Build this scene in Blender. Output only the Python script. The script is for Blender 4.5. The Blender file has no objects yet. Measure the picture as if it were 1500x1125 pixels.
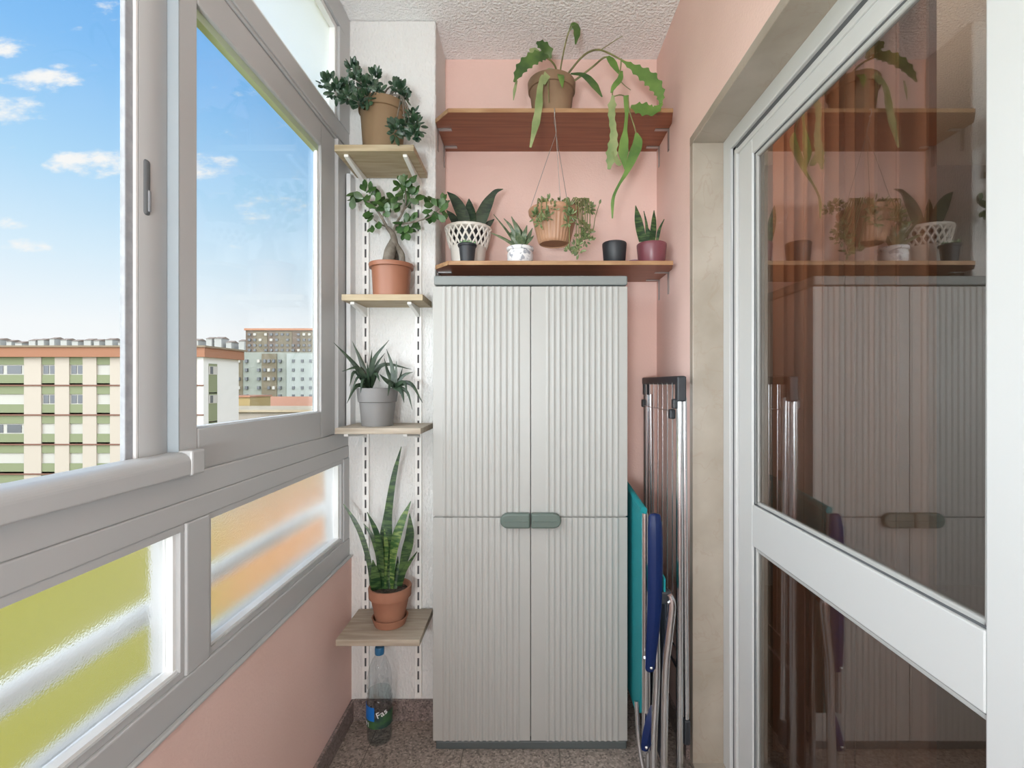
import bpy, bmesh, math, random
from mathutils import Vector, Matrix
random.seed(7)
SC = bpy.context.scene
COL = SC.collection
# ------------------------------------------------------------------ camera geometry
K = 715.0                 # focal length in pixels of the 1500x1125 frame
CX, CY, EYE = 775.0, 562.0, 1.28
def P(px, py, d):         # the point at depth d that the photo shows at (px, py)
    return Vector(((px-CX)*d/K, d, EYE-(py-CY)*d/K))

# ------------------------------------------------------------------ materials
def nodes_of(m):
    m.use_nodes = True
    return m.node_tree.nodes, m.node_tree.links
MATS = {}
def mat(name, col, rough=.5, col2=None, scale=8.0, stretch=(1,1,1), bump=0.0, bscale=40.0, bdist=.004,
        metal=0.0, spec=.5, detail=3.0, lo=.35, hi=.65, trans=0.0, bstretch=(1,1,1), sss=0):
    if name in MATS: return MATS[name]
    m = bpy.data.materials.new(name); n, l = nodes_of(m)
    b = n['Principled BSDF']
    b.inputs['Base Color'].default_value = (*col, 1)
    b.inputs['Roughness'].default_value = rough
    b.inputs['Metallic'].default_value = metal
    b.inputs['Specular IOR Level'].default_value = spec
    tc = n.new('ShaderNodeTexCoord')
    if col2:
        mp = n.new('ShaderNodeMapping'); mp.inputs['Scale'].default_value = stretch
        l.new(tc.outputs['Object'], mp.inputs['Vector'])
        t = n.new('ShaderNodeTexNoise'); t.inputs['Scale'].default_value = scale; t.inputs['Detail'].default_value = detail
        l.new(mp.outputs[0], t.inputs['Vector'])
        r = n.new('ShaderNodeValToRGB')
        r.color_ramp.elements[0].position = lo; r.color_ramp.elements[0].color = (*col, 1)
        r.color_ramp.elements[1].position = hi; r.color_ramp.elements[1].color = (*col2, 1)
        l.new(t.outputs['Fac'], r.inputs['Fac']); l.new(r.outputs[0], b.inputs['Base Color'])
    if bump:
        mp = n.new('ShaderNodeMapping'); mp.inputs['Scale'].default_value = bstretch
        l.new(tc.outputs['Object'], mp.inputs['Vector'])
        t = n.new('ShaderNodeTexNoise'); t.inputs['Scale'].default_value = bscale; t.inputs['Detail'].default_value = 2
        l.new(mp.outputs[0], t.inputs['Vector'])
        bp = n.new('ShaderNodeBump'); bp.inputs['Strength'].default_value = bump; bp.inputs['Distance'].default_value = bdist
        l.new(t.outputs['Fac'], bp.inputs['Height']); l.new(bp.outputs[0], b.inputs['Normal'])
    MATS[name] = m
    return m

def terrazzo_mat(name, base, scale, tile=0.0, offs=(0,0)):
    m = bpy.data.materials.new(name); n, l = nodes_of(m); b = n['Principled BSDF']
    b.inputs['Roughness'].default_value = .38
    tc = n.new('ShaderNodeTexCoord')
    v = n.new('ShaderNodeTexVoronoi'); v.inputs['Scale'].default_value = scale
    l.new(tc.outputs['Object'], v.inputs['Vector'])
    s = n.new('ShaderNodeSeparateColor'); l.new(v.outputs['Color'], s.inputs[0])
    r = n.new('ShaderNodeValToRGB'); r.color_ramp.interpolation = 'CONSTANT'
    cols = [(0, .50), (.15, .78), (.42, .95), (.68, 1.15), (.90, 1.4)]
    while len(r.color_ramp.elements) < len(cols): r.color_ramp.elements.new(.5)
    for e, (p, k) in zip(r.color_ramp.elements, cols):
        e.position = p; e.color = (base[0]*k, base[1]*k, base[2]*k, 1)
    l.new(s.outputs[0], r.inputs['Fac'])
    out = r.outputs[0]
    if tile:
        mp = n.new('ShaderNodeMapping'); mp.inputs['Location'].default_value = (offs[0], offs[1], 0)
        l.new(tc.outputs['Object'], mp.inputs['Vector'])
        br = n.new('ShaderNodeTexBrick'); br.offset = 0; br.inputs['Scale'].default_value = 1
        br.inputs['Brick Width'].default_value = tile; br.inputs['Row Height'].default_value = tile
        br.inputs['Mortar Size'].default_value = .0016; br.inputs['Mortar Smooth'].default_value = 0
        l.new(mp.outputs[0], br.inputs['Vector'])
        mx = n.new('ShaderNodeMixRGB'); l.new(br.outputs['Fac'], mx.inputs[0]); l.new(out, mx.inputs[1])
        mx.inputs[2].default_value = (base[0]*.4, base[1]*.4, base[2]*.4, 1); out = mx.outputs[0]
    l.new(out, b.inputs['Base Color'])
    return m

def marble_mat(name):
    m = bpy.data.materials.new(name); n, l = nodes_of(m); b = n['Principled BSDF']
    b.inputs['Roughness'].default_value = .32
    tc = n.new('ShaderNodeTexCoord')
    a = n.new('ShaderNodeTexNoise'); a.inputs['Scale'].default_value = 5; a.inputs['Detail'].default_value = 6
    l.new(tc.outputs['Object'], a.inputs['Vector'])
    r = n.new('ShaderNodeValToRGB')
    r.color_ramp.elements[0].position = .32; r.color_ramp.elements[0].color = (.31, .265, .21, 1)
    r.color_ramp.elements[1].position = .68; r.color_ramp.elements[1].color = (.42, .365, .305, 1)
    l.new(a.outputs['Fac'], r.inputs['Fac'])
    w = n.new('ShaderNodeTexNoise'); w.inputs['Scale'].default_value = 6; w.inputs['Detail'].default_value = 5; w.inputs['Distortion'].default_value = 1.2
    l.new(tc.outputs['Object'], w.inputs['Vector'])
    r2 = n.new('ShaderNodeValToRGB'); e = r2.color_ramp.elements
    e[0].position = .485; e[0].color = (0, 0, 0, 1); e[1].position = .5; e[1].color = (1, 1, 1, 1)
    x = e.new(.515); x.color = (0, 0, 0, 1)
    l.new(w.outputs['Fac'], r2.inputs['Fac'])
    q = n.new('ShaderNodeMath'); q.operation = 'MULTIPLY'; q.inputs[1].default_value = .28; l.new(r2.outputs[0], q.inputs[0])
    mx = n.new('ShaderNodeMixRGB'); l.new(q.outputs[0], mx.inputs[0]); l.new(r.outputs[0], mx.inputs[1])
    mx.inputs[2].default_value = (.30, .22, .16, 1)
    l.new(mx.outputs[0], b.inputs['Base Color'])
    return m

def clear_glass(name, r0, tint):
    # thin sheet: Schlick reflectance at each face, the rest passes straight through
    m = bpy.data.materials.new(name); n, l = nodes_of(m); n.remove(n['Principled BSDF'])
    o = n['Material Output']
    ge = n.new('ShaderNodeNewGeometry'); d = n.new('ShaderNodeVectorMath'); d.operation = 'DOT_PRODUCT'
    l.new(ge.outputs['Normal'], d.inputs[0]); l.new(ge.outputs['Incoming'], d.inputs[1])
    def ma(op, x, y):
        q = n.new('ShaderNodeMath'); q.operation = op
        for i, z in enumerate((x, y)):
            if z is None: continue
            if isinstance(z, (int, float)): q.inputs[i].default_value = z
            else: l.new(z, q.inputs[i])
        return q.outputs[0]
    c = ma('ABSOLUTE', d.outputs['Value'], None)
    f = ma('ADD', ma('MULTIPLY', ma('POWER', ma('SUBTRACT', 1.0, c), 5.0), 1-r0), r0)
    t = n.new('ShaderNodeBsdfTransparent'); t.inputs[0].default_value = (*tint, 1)
    g = n.new('ShaderNodeBsdfGlossy'); g.inputs['Roughness'].default_value = 0
    x = n.new('ShaderNodeMixShader'); l.new(f, x.inputs[0]); l.new(t.outputs[0], x.inputs[1]); l.new(g.outputs[0], x.inputs[2])
    l.new(x.outputs[0], o.inputs['Surface'])
    return m
def frosted_glass(name, rough, milk):
    m = bpy.data.materials.new(name); n, l = nodes_of(m); n.remove(n['Principled BSDF'])
    o = n['Material Output']
    g = n.new('ShaderNodeBsdfGlass'); g.inputs['Roughness'].default_value = rough; g.inputs['IOR'].default_value = 1.45
    t = n.new('ShaderNodeBsdfTranslucent'); t.inputs[0].default_value = (.9, .93, .92, 1)
    x = n.new('ShaderNodeMixShader'); x.inputs[0].default_value = milk
    l.new(g.outputs[0], x.inputs[1]); l.new(t.outputs[0], x.inputs[2]); l.new(x.outputs[0], o.inputs['Surface'])
    tc = n.new('ShaderNodeTexCoord'); nz = n.new('ShaderNodeTexNoise'); nz.inputs['Scale'].default_value = 260
    l.new(tc.outputs['Object'], nz.inputs['Vector'])
    bp = n.new('ShaderNodeBump'); bp.inputs['Strength'].default_value = .25; bp.inputs['Distance'].default_value = .001
    l.new(nz.outputs['Fac'], bp.inputs['Height']); l.new(bp.outputs[0], g.inputs['Normal'])
    return m
def banded_leaf(name, dark, light, scale=70, edge=None):
    m = bpy.data.materials.new(name); n, l = nodes_of(m); b = n['Principled BSDF']; b.inputs['Roughness'].default_value = .38
    tc = n.new('ShaderNodeTexCoord'); mp = n.new('ShaderNodeMapping'); mp.inputs['Scale'].default_value = (.25, .25, 1)
    l.new(tc.outputs['Object'], mp.inputs['Vector'])
    t = n.new('ShaderNodeTexNoise'); t.inputs['Scale'].default_value = scale; t.inputs['Detail'].default_value = 3; t.inputs['Distortion'].default_value = .6
    l.new(mp.outputs[0], t.inputs['Vector'])
    r = n.new('ShaderNodeValToRGB'); r.color_ramp.elements[0].position = .45; r.color_ramp.elements[0].color = (*dark, 1)
    r.color_ramp.elements[1].position = .62; r.color_ramp.elements[1].color = (*light, 1)
    l.new(t.outputs['Fac'], r.inputs['Fac']); l.new(r.outputs[0], b.inputs['Base Color'])
    return m

PINK = mat('pink_plaster', (.77, .54, .475), .85, col2=(.81, .575, .51), scale=3, bump=.35, bscale=120, bdist=.003)
WHITE_STUCCO = mat('white_stucco', (.74, .74, .725), .9, bump=.8, bscale=120, bdist=.008, bstretch=(1, 1, .45))
CEIL = mat('ceiling_stucco', (.90, .90, .89), .9, bump=.8, bscale=95, bdist=.013)
ALU = mat('white_aluminium', (.47, .475, .475), .35)
ALU_SHADE = mat('grey_gasket', (.10, .105, .11), .6)
BEAD = mat('glazing_bead', (.80, .81, .80), .35)
DBEAD = mat('door_glazing_bead', (.46, .46, .44), .4)
GREENBEAD = mat('greenish_glass_edge', (.42, .52, .36), .3)
DOORW = mat('door_white_lacquer', (.60, .603, .592), .35)
FLOOR = terrazzo_mat('terrazzo_tile', (.31, .255, .22), 150, .335, (-.105, .45))
BASEB = terrazzo_mat('terrazzo_skirting', (.24, .19, .175), 190)
MARBLE = marble_mat('beige_marble')
BROWN = mat('mahogany_stained_wood', (.20, .06, .025), .4, col2=(.28, .095, .042), scale=7, stretch=(.5, 9, 9), detail=4)
EDGEW = mat('worn_wood_edge', (.30, .15, .065), .5, col2=(.42, .25, .125), scale=14, stretch=(.6, 4, 4))
PINE = mat('pine_board', (0.36, 0.279, 0.171), .6, col2=(0.477, 0.396, 0.27), scale=6, stretch=(1, 9, 9), detail=4)
PINE_GREY = mat('weathered_pine_board', (.33, .275, .21), .65, col2=(.45, .39, .31), scale=6, stretch=(1, 9, 9), detail=4)
CAB = mat('ivory_plastic', (.39, .387, .365), .45)
CABG = mat('grey_green_plastic', (0.2046, 0.2232, 0.217), .5)
CABD = mat('dark_grey_plastic', (.085, .10, .10), .5)
HANDLE = mat('sage_handle_plastic', (.10, .135, .115), .45)
RAILM = mat('white_painted_metal', (.84, .835, .81), .4)
STEEL = mat('zinc_steel', (.45, .45, .45), .35, metal=.9)
CHROME = mat('satin_chrome', (.72, .73, .75), .22, metal=1)
WIRE = mat('thin_steel_wire', (.30, .28, .26), .4, metal=.8)
BLACKP = mat('black_plastic', (.022, .025, .03), .45)
TEAL = mat('teal_mesh_fabric', (0, 0.2125, 0.2338), .8, bump=.3, bscale=300)
NAVY = mat('navy_plastic', (.003, .014, .075), .45, spec=.3)
TERRA = mat('terracotta', (0.288, 0.1224, 0.072), .75, col2=(0.3384, 0.1584, 0.0972), scale=9)
TERRA_P = mat('terracotta_plastic', (0.273, 0.1085, 0.0595), .45, col2=(0.301, 0.126, 0.0735), scale=5)
SANDPOT = mat('sandy_clay', (0.1836, 0.1156, 0.0578), .8, col2=(0.2448, 0.1632, 0.0918), scale=7, stretch=(1, 1, .5))
SANDPOT2 = mat('brown_sandy_clay', (0.2178, 0.132, 0.0759), .8, col2=(0.2838, 0.1881, 0.1122), scale=8)
GREYPOT = mat('grey_pot_plastic', (.185, .18, .175), .55)
CREAM = mat('cream_ceramic', (.74, .70, .64), .35)
WPOT = mat('white_patterned_ceramic', (.78, .77, .77), .35, col2=(.35, .36, .40), scale=55, lo=.55, hi=.60)
PURPLE = mat('plum_ceramic', (.185, .055, .07), .35)
MAUVE = mat('violet_ceramic', (.19, .06, .15), .4)
SOIL = mat('potting_soil', (.025, .018, .013), .95, col2=(.07, .05, .035), scale=60, bump=1, bscale=90, bdist=.01)
BASKET = mat('terracotta_basket_plastic', (.43, .235, .14), .45)
JADE = mat('dark_jade_leaf', (0.0132, 0.039, 0.021), .35, col2=(0.039, 0.0845, 0.039), scale=30)
FICUS = mat('ficus_leaf', (0.021, 0.0595, 0.0154), .3, col2=(0.05625, 0.12, 0.03), scale=28)
BARK = mat('grey_bark', (0.11, 0.0935, 0.0715), .85, col2=(0.198, 0.174, 0.144), scale=40)
ALOE = mat('dark_aloe_leaf', (0.0108, 0.024, 0.0132), .4, col2=(0.0325, 0.05525, 0.02925), scale=40)
SNAKE = banded_leaf('snake_plant_leaf', (0.0108, 0.039, 0.0132), (0.075, 0.135, 0.04), 90)
SNAKE_L = banded_leaf('pale_snake_plant_leaf', (0.03, 0.09, 0.021), (0.18, 0.252, 0.072), 80)
SNAKE_D = banded_leaf('deep_snake_plant_leaf', (0.0072, 0.021, 0.0084), (0.02925, 0.05525, 0.02275), 90)
EPI = mat('cactus_leaf_green', (.06, .135, .022), .4, col2=(.135, .24, .045), scale=14)
EPI_PALE = mat('cactus_leaf_pale', (.16, .23, .08), .45, col2=(.30, .34, .155), scale=14)
EPI_DARK = mat('cactus_leaf_dark', (.03, .075, .015), .4, col2=(.09, .16, .035), scale=18)
STEMB = mat('brown_green_stem', (.13, .12, .05), .6, col2=(.22, .22, .08), scale=30)
TRAIL = mat('trailing_succulent_leaf', (.08, .13, .045), .4, col2=(.25, .29, .13), scale=50)
ZEBRA = mat('speckled_aloe_leaf', (0.035, 0.07, 0.028), .4, col2=(0.14, 0.168, 0.091), scale=90)
PALESUC = mat('pale_succulent_leaf', (.13, .26, .13), .4, col2=(.22, .34, .18), scale=60)
CAPBLUE = mat('blue_cap_plastic', (.03, .16, .33), .4)
LABEL_B = mat('label_blue', (.01, .17, .60), .4)
LABEL_N = mat('label_navy_green', (.015, .04, .05), .4, col2=(.05, .14, .05), scale=25)
LABEL_C = mat('label_clear_white', (.45, .47, .47), .4)
WHITEINK = mat('white_ink', (.85, .86, .88), .5)
PAVE = mat('tan_flat_roof', (0.296, 0.2368, 0.1554), .9, col2=(0.3404, 0.2812, 0.1998), scale=.2)
GRASS = mat('meadow_grass', (0.1739, 0.1591, 0.00592), .95, col2=(0.222, 0.1887, 0.01036), scale=.12)
CLAY = mat('clay_track', (0.3848, 0.1628, 0.0518), .95, col2=(0.4292, 0.2072, 0.0814), scale=.15)
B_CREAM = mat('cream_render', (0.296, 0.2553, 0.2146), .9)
B_SUNLIT = mat('sunlit_cream_render', (0.444, 0.4329, 0.4144), .9)  # sunlit end of the cream block, the light put into a paler colour
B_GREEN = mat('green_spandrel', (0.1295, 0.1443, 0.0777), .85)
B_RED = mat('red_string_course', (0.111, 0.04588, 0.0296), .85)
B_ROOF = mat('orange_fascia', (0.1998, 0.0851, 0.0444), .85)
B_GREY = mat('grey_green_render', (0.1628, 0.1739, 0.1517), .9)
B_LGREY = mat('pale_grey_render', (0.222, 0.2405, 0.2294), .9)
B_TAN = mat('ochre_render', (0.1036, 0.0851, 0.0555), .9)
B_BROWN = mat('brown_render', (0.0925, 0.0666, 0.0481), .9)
B_WIN = mat('dark_window_glass', (0.0518, 0.0555, 0.0629), .25)
B_BLIND = mat('pale_roller_blind', (0.296, 0.2812, 0.2553), .7)
B_TILE = mat('terracotta_roof_tiles', (0.2664, 0.1258, 0.074), .9)
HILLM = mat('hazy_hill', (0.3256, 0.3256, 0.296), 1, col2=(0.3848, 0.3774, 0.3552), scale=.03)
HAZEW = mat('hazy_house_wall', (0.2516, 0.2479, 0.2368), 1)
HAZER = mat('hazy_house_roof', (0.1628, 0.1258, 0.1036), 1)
CURT = mat('brown_curtain', (.55, .34, .23), .9, col2=(.66, .42, .30), scale=3, stretch=(1, 14, .2))
for _c in (CURT,):
    _n, _l = _c.node_tree.nodes, _c.node_tree.links
    _t = _n.new('ShaderNodeBsdfTranslucent'); _t.inputs[0].default_value = (.70, .42, .28, 1)
    _x = _n.new('ShaderNodeMixShader'); _x.inputs[0].default_value = .5
    _l.new(_n['Principled BSDF'].outputs[0], _x.inputs[1]); _l.new(_t.outputs[0], _x.inputs[2]); _l.new(_x.outputs[0], _n['Material Output'].inputs['Surface'])
ROOMW = mat('inner_room_plaster', (.30, .28, .26), .9)
GLASS = clear_glass('clear_window_glass', .004, (.98, .99, .99))
DGLASS = clear_glass('grey_tinted_door_glass', .21, (.70, .68, .66))
FROST = frosted_glass('frosted_glass', .14, .02)
FROST_T = frosted_glass('frosted_transom_glass', .5, .35)
BOTTLE = clear_glass('clear_bottle_plastic', .03, (.92, .94, .95))
WATERM = clear_glass('bottle_water', .015, (.90, .93, .93))

# ------------------------------------------------------------------ mesh builder
def catmull(pts, n):
    pts = [Vector(p) for p in pts]
    if len(pts) == 2: return [pts[0].lerp(pts[1], i/(n-1)) for i in range(n)]
    ext = [pts[0]*2-pts[1]] + pts + [pts[-1]*2-pts[-2]]
    out = []
    for i in range(n):
        t = i/(n-1)*(len(pts)-1); k = min(int(t), len(pts)-2); u = t-k
        a, b, c, d = ext[k:k+4]
        out.append(.5*((2*b)+(c-a)*u+(2*a-5*b+4*c-d)*u*u+(3*b-a-3*c+d)*u**3))
    return out
def lerp_list(vals, t):
    x = t*(len(vals)-1); k = min(int(x), len(vals)-2); return vals[k]+(vals[k+1]-vals[k])*(x-k)
class MB:
    def __init__(s): s.v, s.f = [], []
    def add(s, vs, fs):
        b = len(s.v); s.v += [Vector(v) for v in vs]; s.f += [tuple(b+i for i in f) for f in fs]; return s
    def box(s, x0, x1, y0, y1, z0, z1):
        vs = [(x, y, z) for z in (z0, z1) for y in (y0, y1) for x in (x0, x1)]
        return s.add(vs, [(0,2,3,1),(4,5,7,6),(0,1,5,4),(2,6,7,3),(0,4,6,2),(1,3,7,5)])
    def prism(s, xy, z0, z1):
        n = len(xy)
        vs = [(x, y, z0) for x, y in xy]+[(x, y, z1) for x, y in xy]
        return s.add(vs, [tuple(range(n))[::-1], tuple(range(n, 2*n))]+[(i, (i+1) % n, n+(i+1) % n, n+i) for i in range(n)])
    def prism_x(s, yz, x0, x1):
        n = len(yz)
        vs = [(x0, y, z) for y, z in yz]+[(x1, y, z) for y, z in yz]
        return s.add(vs, [tuple(range(n)), tuple(range(n, 2*n))[::-1]]+[(i, n+i, n+(i+1) % n, (i+1) % n) for i in range(n)])
    def prism_y(s, xz, y0, y1):
        n = len(xz)
        vs = [(x, y0, z) for x, z in xz]+[(x, y1, z) for x, z in xz]
        return s.add(vs, [tuple(range(n)), tuple(range(n, 2*n))[::-1]]+[(i, n+i, n+(i+1) % n, (i+1) % n) for i in range(n)])
    def tube(s, pts, r, n=8, samples=None, cap=True):
        pts = catmull(pts, samples) if samples else [Vector(p) for p in pts]
        m = len(pts); rs = r if isinstance(r, (list, tuple)) else [r, r]
        up = None; vs, fs = [], []
        for i, p in enumerate(pts):
            t = (pts[min(i+1, m-1)]-pts[max(i-1, 0)]).normalized()
            if up is None:
                up = Vector((0, 0, 1)) if abs(t.z) < .9 else Vector((1, 0, 0))
            a = (up-t*up.dot(t)).normalized(); b = t.cross(a); up = a
            rr = lerp_list(rs, i/(m-1))
            for k in range(n):
                an = 2*math.pi*k/n; vs.append(p+(a*math.cos(an)+b*math.sin(an))*rr)
        for i in range(m-1):
            for k in range(n):
                fs.append((i*n+k, i*n+(k+1) % n, (i+1)*n+(k+1) % n, (i+1)*n+k))
        if cap: fs += [tuple(range(n))[::-1], tuple((m-1)*n+k for k in range(n))]
        return s.add(vs, fs)
    def lathe(s, prof, c, n=40, flute=0, fa=0.0):
        c = Vector(c); vs, fs = [], []; m = len(prof)
        for r, z in prof:
            for k in range(n):
                an = 2*math.pi*k/n
                rr = r*(1+fa*math.cos(flute*an)) if flute and r > .01 else r
                vs.append(c+Vector((rr*math.cos(an), rr*math.sin(an), z)))
        for i in range(m-1):
            for k in range(n): fs.append((i*n+k, i*n+(k+1) % n, (i+1)*n+(k+1) % n, (i+1)*n+k))
        fs += [tuple(range(n))[::-1], tuple((m-1)*n+k for k in range(n))]
        return s.add(vs, fs)
    def blade(s, pts, ws, face=(0, -1, 0), thick=.003, n=14, ser=0, sera=.0, fold=0.0):
        pts = catmull(pts, n); vs, fs = [], []; face = Vector(face)
        for i, p in enumerate(pts):
            t = (pts[min(i+1, n-1)]-pts[max(i-1, 0)]).normalized()
            sd = t.cross(face)
            sd = sd.normalized() if sd.length > .05 else Vector((1, 0, 0))
            nr = sd.cross(t).normalized()
            u = i/(n-1); w = lerp_list(ws, u)/2
            if ser: w *= 1-sera*abs(math.sin(u*ser*math.pi))
            w = max(w, .0006); h = min(thick, w)
            vs += [p-sd*w+nr*fold*w, p+nr*h*.5, p+sd*w+nr*fold*w, p-nr*h*.5]
        for i in range(n-1):
            for k in range(4): fs.append((i*4+k, i*4+(k+1) % 4, i*4+4+(k+1) % 4, i*4+4+k))
        fs += [(3, 2, 1, 0), tuple((n-1)*4+k for k in range(4))]
        return s.add(vs, fs)
    def leaf(s, base, dirn, ln, w, face, thick=.002, shape=(.25, .8, 1, .7, .1), droop=0):
        base = Vector(base); d = Vector(dirn).normalized()
        e = base+d*ln-Vector((0, 0, droop*ln)); m = base+d*ln*.5
        return s.blade([base, m, e], [w*k for k in shape], face, thick, n=6)
    def ball(s, c, r, sc=(1, 1, 1), n=10, m=6):
        c = Vector(c); vs, fs = [], []
        for i in range(m+1):
            th = math.pi*i/m
            for k in range(n):
                ph = 2*math.pi*k/n
                vs.append(c+Vector((r*sc[0]*math.sin(th)*math.cos(ph), r*sc[1]*math.sin(th)*math.sin(ph), r*sc[2]*math.cos(th))))
        for i in range(m):
            for k in range(n): fs.append((i*n+k, i*n+(k+1) % n, (i+1)*n+(k+1) % n, (i+1)*n+k))
        return s.add(vs, fs)
    def build(s, name, m, parent=None, loc=None, smooth=False, bevel=0.0, seg=2, mats=None):
        if parent is not None:
            r = parent; o0 = Vector((0, 0, 0))
            while r is not None: o0 += r.location; r = r.parent
        else:
            if loc is None:
                xs = [v.x for v in s.v]; ys = [v.y for v in s.v]; zs = [v.z for v in s.v]
                loc = ((min(xs)+max(xs))/2, (min(ys)+max(ys))/2, min(zs))
            o0 = Vector(loc)
        bm = bmesh.new()
        vv = [bm.verts.new(v-o0) for v in s.v]
        for f in s.f:
            try: bm.faces.new([vv[i] for i in f])
            except ValueError: pass
        bmesh.ops.remove_doubles(bm, verts=bm.verts, dist=1e-6)
        bmesh.ops.recalc_face_normals(bm, faces=bm.faces)
        me = bpy.data.meshes.new(name); bm.to_mesh(me); bm.free()
        for x in (mats or [m]): me.materials.append(x)
        if smooth:
            me.polygons.foreach_set('use_smooth', [True]*len(me.polygons))
            try: me.set_sharp_from_angle(angle=math.radians(42))
            except Exception: pass
        o = bpy.data.objects.new(name, me); COL.objects.link(o)
        if parent is not None: o.parent = parent
        else: o.location = o0
        if bevel:
            b = o.modifiers.new('edge', 'BEVEL'); b.width = bevel; b.segments = seg; b.limit_method = 'ANGLE'
        return o
def tag(o, label=None, cat=None, group=None, kind=None):
    if label: o['label'] = label
    if cat: o['category'] = cat
    if group: o['group'] = group
    if kind: o['kind'] = kind
    return o
def thing(name, label, cat, loc, group=None):
    o = bpy.data.objects.new(name, None); COL.objects.link(o); o.location = loc; o.empty_display_size = .05
    return tag(o, label, cat, group)
def struct(o, label=None): 
    o['kind'] = 'structure'
    if label: o['label'] = label
    return o

# ------------------------------------------------------------------ room shell
XL, XR, YB, ZC = -.678, .546, 2.088, 2.667
YCOL, XCOL = 1.864, -.357
XO, Y0 = -.80, -1.6       # outer face of the window wall, rear end of the balcony
XF = .65                  # face of the door frame
ZH = 2.08                 # underside of the marble lintel
struct(MB().box(XO, .72, Y0-.15, YB+.15, -.2, 0).build('floor', FLOOR, loc=(0, 0, 0)), 'speckled terrazzo tile balcony floor')
struct(MB().box(XO-.08, 3.8, Y0-.15, 3.3, ZC, ZC+.25).build('ceiling', CEIL, loc=(0, 0, ZC)), 'white stippled plaster ceiling')
struct(MB().box(-.76, .70, YB, YB+.15, 0, ZC).build('wall_back', PINK, loc=(0, YB, 0)), 'pink plaster back wall behind the shelves')
w = MB().box(XR, .70, 1.65, YB, 0, ZC).box(XR, .70, Y0, 1.65, ZH+.03, ZC).box(XR, .70, Y0, -.4, 0, ZH+.03)
struct(w.build('wall_right', PINK, loc=(XR, 0, 0)), 'pink plaster wall around the glazed door')
struct(MB().box(XO, XL, Y0, YB, 0, .622).build('wall_left', PINK, loc=(XL, 0, 0)), 'low pink plaster parapet under the windows')
struct(MB().box(XO-.08, .70, Y0-.15, Y0, 0, ZC).build('wall_front', PINK, loc=(0, Y0, 0)))
struct(MB().box(-.76, XCOL, YCOL, YB, 0, ZC).build('column', WHITE_STUCCO, loc=(XCOL, YCOL, 0), bevel=.006), 'white stucco column in the corner')
struct(MB().box(XL, XL+.012, Y0, YCOL, 0, .077).build('baseboard_left', BASEB, loc=(XL, 0, 0), bevel=.003))
struct(MB().box(XL+.012, XCOL, YCOL-.012, YCOL, 0, .077).box(XCOL, XCOL+.012, YCOL-.012, YB, 0, .077).box(XCOL+.012, XR, YB-.012, YB, 0, .077).build('baseboard_back', BASEB, loc=(0, YB, 0)))
struct(MB().box(XR-.012, XR, 1.66, YB-.012, 0, .077).build('baseboard_right', BASEB, loc=(XR, 0, 0)))
struct(MB().box(XR-.003, XF+.04, 1.62, 1.65, 0, ZH).build('trim_1', MARBLE, loc=(XR, 1.62, 0), bevel=.002), 'beige veined marble door jamb')
struct(MB().box(XR-.003, XF+.04, -.4, 1.65, ZH, ZH+.03).build('trim_2', MARBLE, loc=(XR, 0, ZH), bevel=.002), 'grey beige marble lintel above the glazed door')
struct(MB().box(XR-.003, .72, -.4, 1.62, 0, .02).build('trim_3', MARBLE, loc=(XR, 0, 0)), 'marble door threshold')
# the inner room behind the glazed door
struct(MB().box(.72, 3.8, Y0-.15, 3.3, -.2, 0).build('floor_room', mat('room_parquet', (.16, .10, .06), .4), loc=(2, 0, 0)))
w = MB().box(3.6, 3.8, Y0-.15, 3.3, 0, ZC).box(.70, 3.6, 3.1, 3.3, 0, ZC).box(.70, 3.6, Y0-.15, Y0, 0, ZC)
struct(w.build('wall_room', ROOMW, loc=(3.6, 0, 0)))

# ------------------------------------------------------------------ windows (left)
W1 = MB().box(-.765, -.690, Y0, YCOL, 1.045, 1.098)                       # sill track
W1.box(-.765, -.690, Y0, YCOL, 2.158, 2.168)                             # head track
W1.box(-.765, -.682, 1.745, YCOL, 1.098, 2.158)                          # end jamb
win1 = struct(W1.build('window_1', ALU, loc=(-.69, 0, 1.045), bevel=.003), 'white aluminium sliding window over the frosted panels')
# sill rail under the open part
r = MB(); prof = []
for i in range(9):
    a = math.pi*.5*i/8; prof.append((-.690+.022*math.sin(a)+.0, 1.124+.020*math.cos(a)))
poly = [(-.72, 1.098), (-.72, 1.144)]+prof+[(-.668, 1.101), (-.672, 1.098)]
r.prism_y(poly, Y0, .965); r.build('sill_rail', ALU, win1, bevel=.0015)
MB().box(-.722, -.666, .965, 1.005, 1.097, 1.147).build('rail_end_block', ALU, win1, bevel=.004)
# fixed right-hand sash
sx0, sx1 = -.722, -.694
s = MB().box(sx0, sx1, .967, 1.022, 1.100, 2.155).box(sx0, sx1, 1.630, 1.745, 1.100, 2.155)
s.box(sx0, sx1, 1.022, 1.630, 1.100, 1.187).box(sx0, sx1, 1.022, 1.630, 2.075, 2.155)
sash = s.build('sash', ALU, win1, bevel=.004)
b = MB().box(-.722, -.704, 1.022, 1.630, 1.187, 1.189).box(-.713, -.704, 1.620, 1.630, 1.189, 2.055)
b.box(-.722, -.704, 1.022, 1.030, 1.189, 2.055); b.build('glazing_bead', BEAD, sash)
MB().box(-.722, -.704, 1.022, 1.630, 2.055, 2.075).build('head_bead', GREENBEAD, sash)
MB().box(-.718, -.714, 1.026, 1.626, 1.19, 2.07).build('glass_pane', GLASS, sash)
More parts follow.
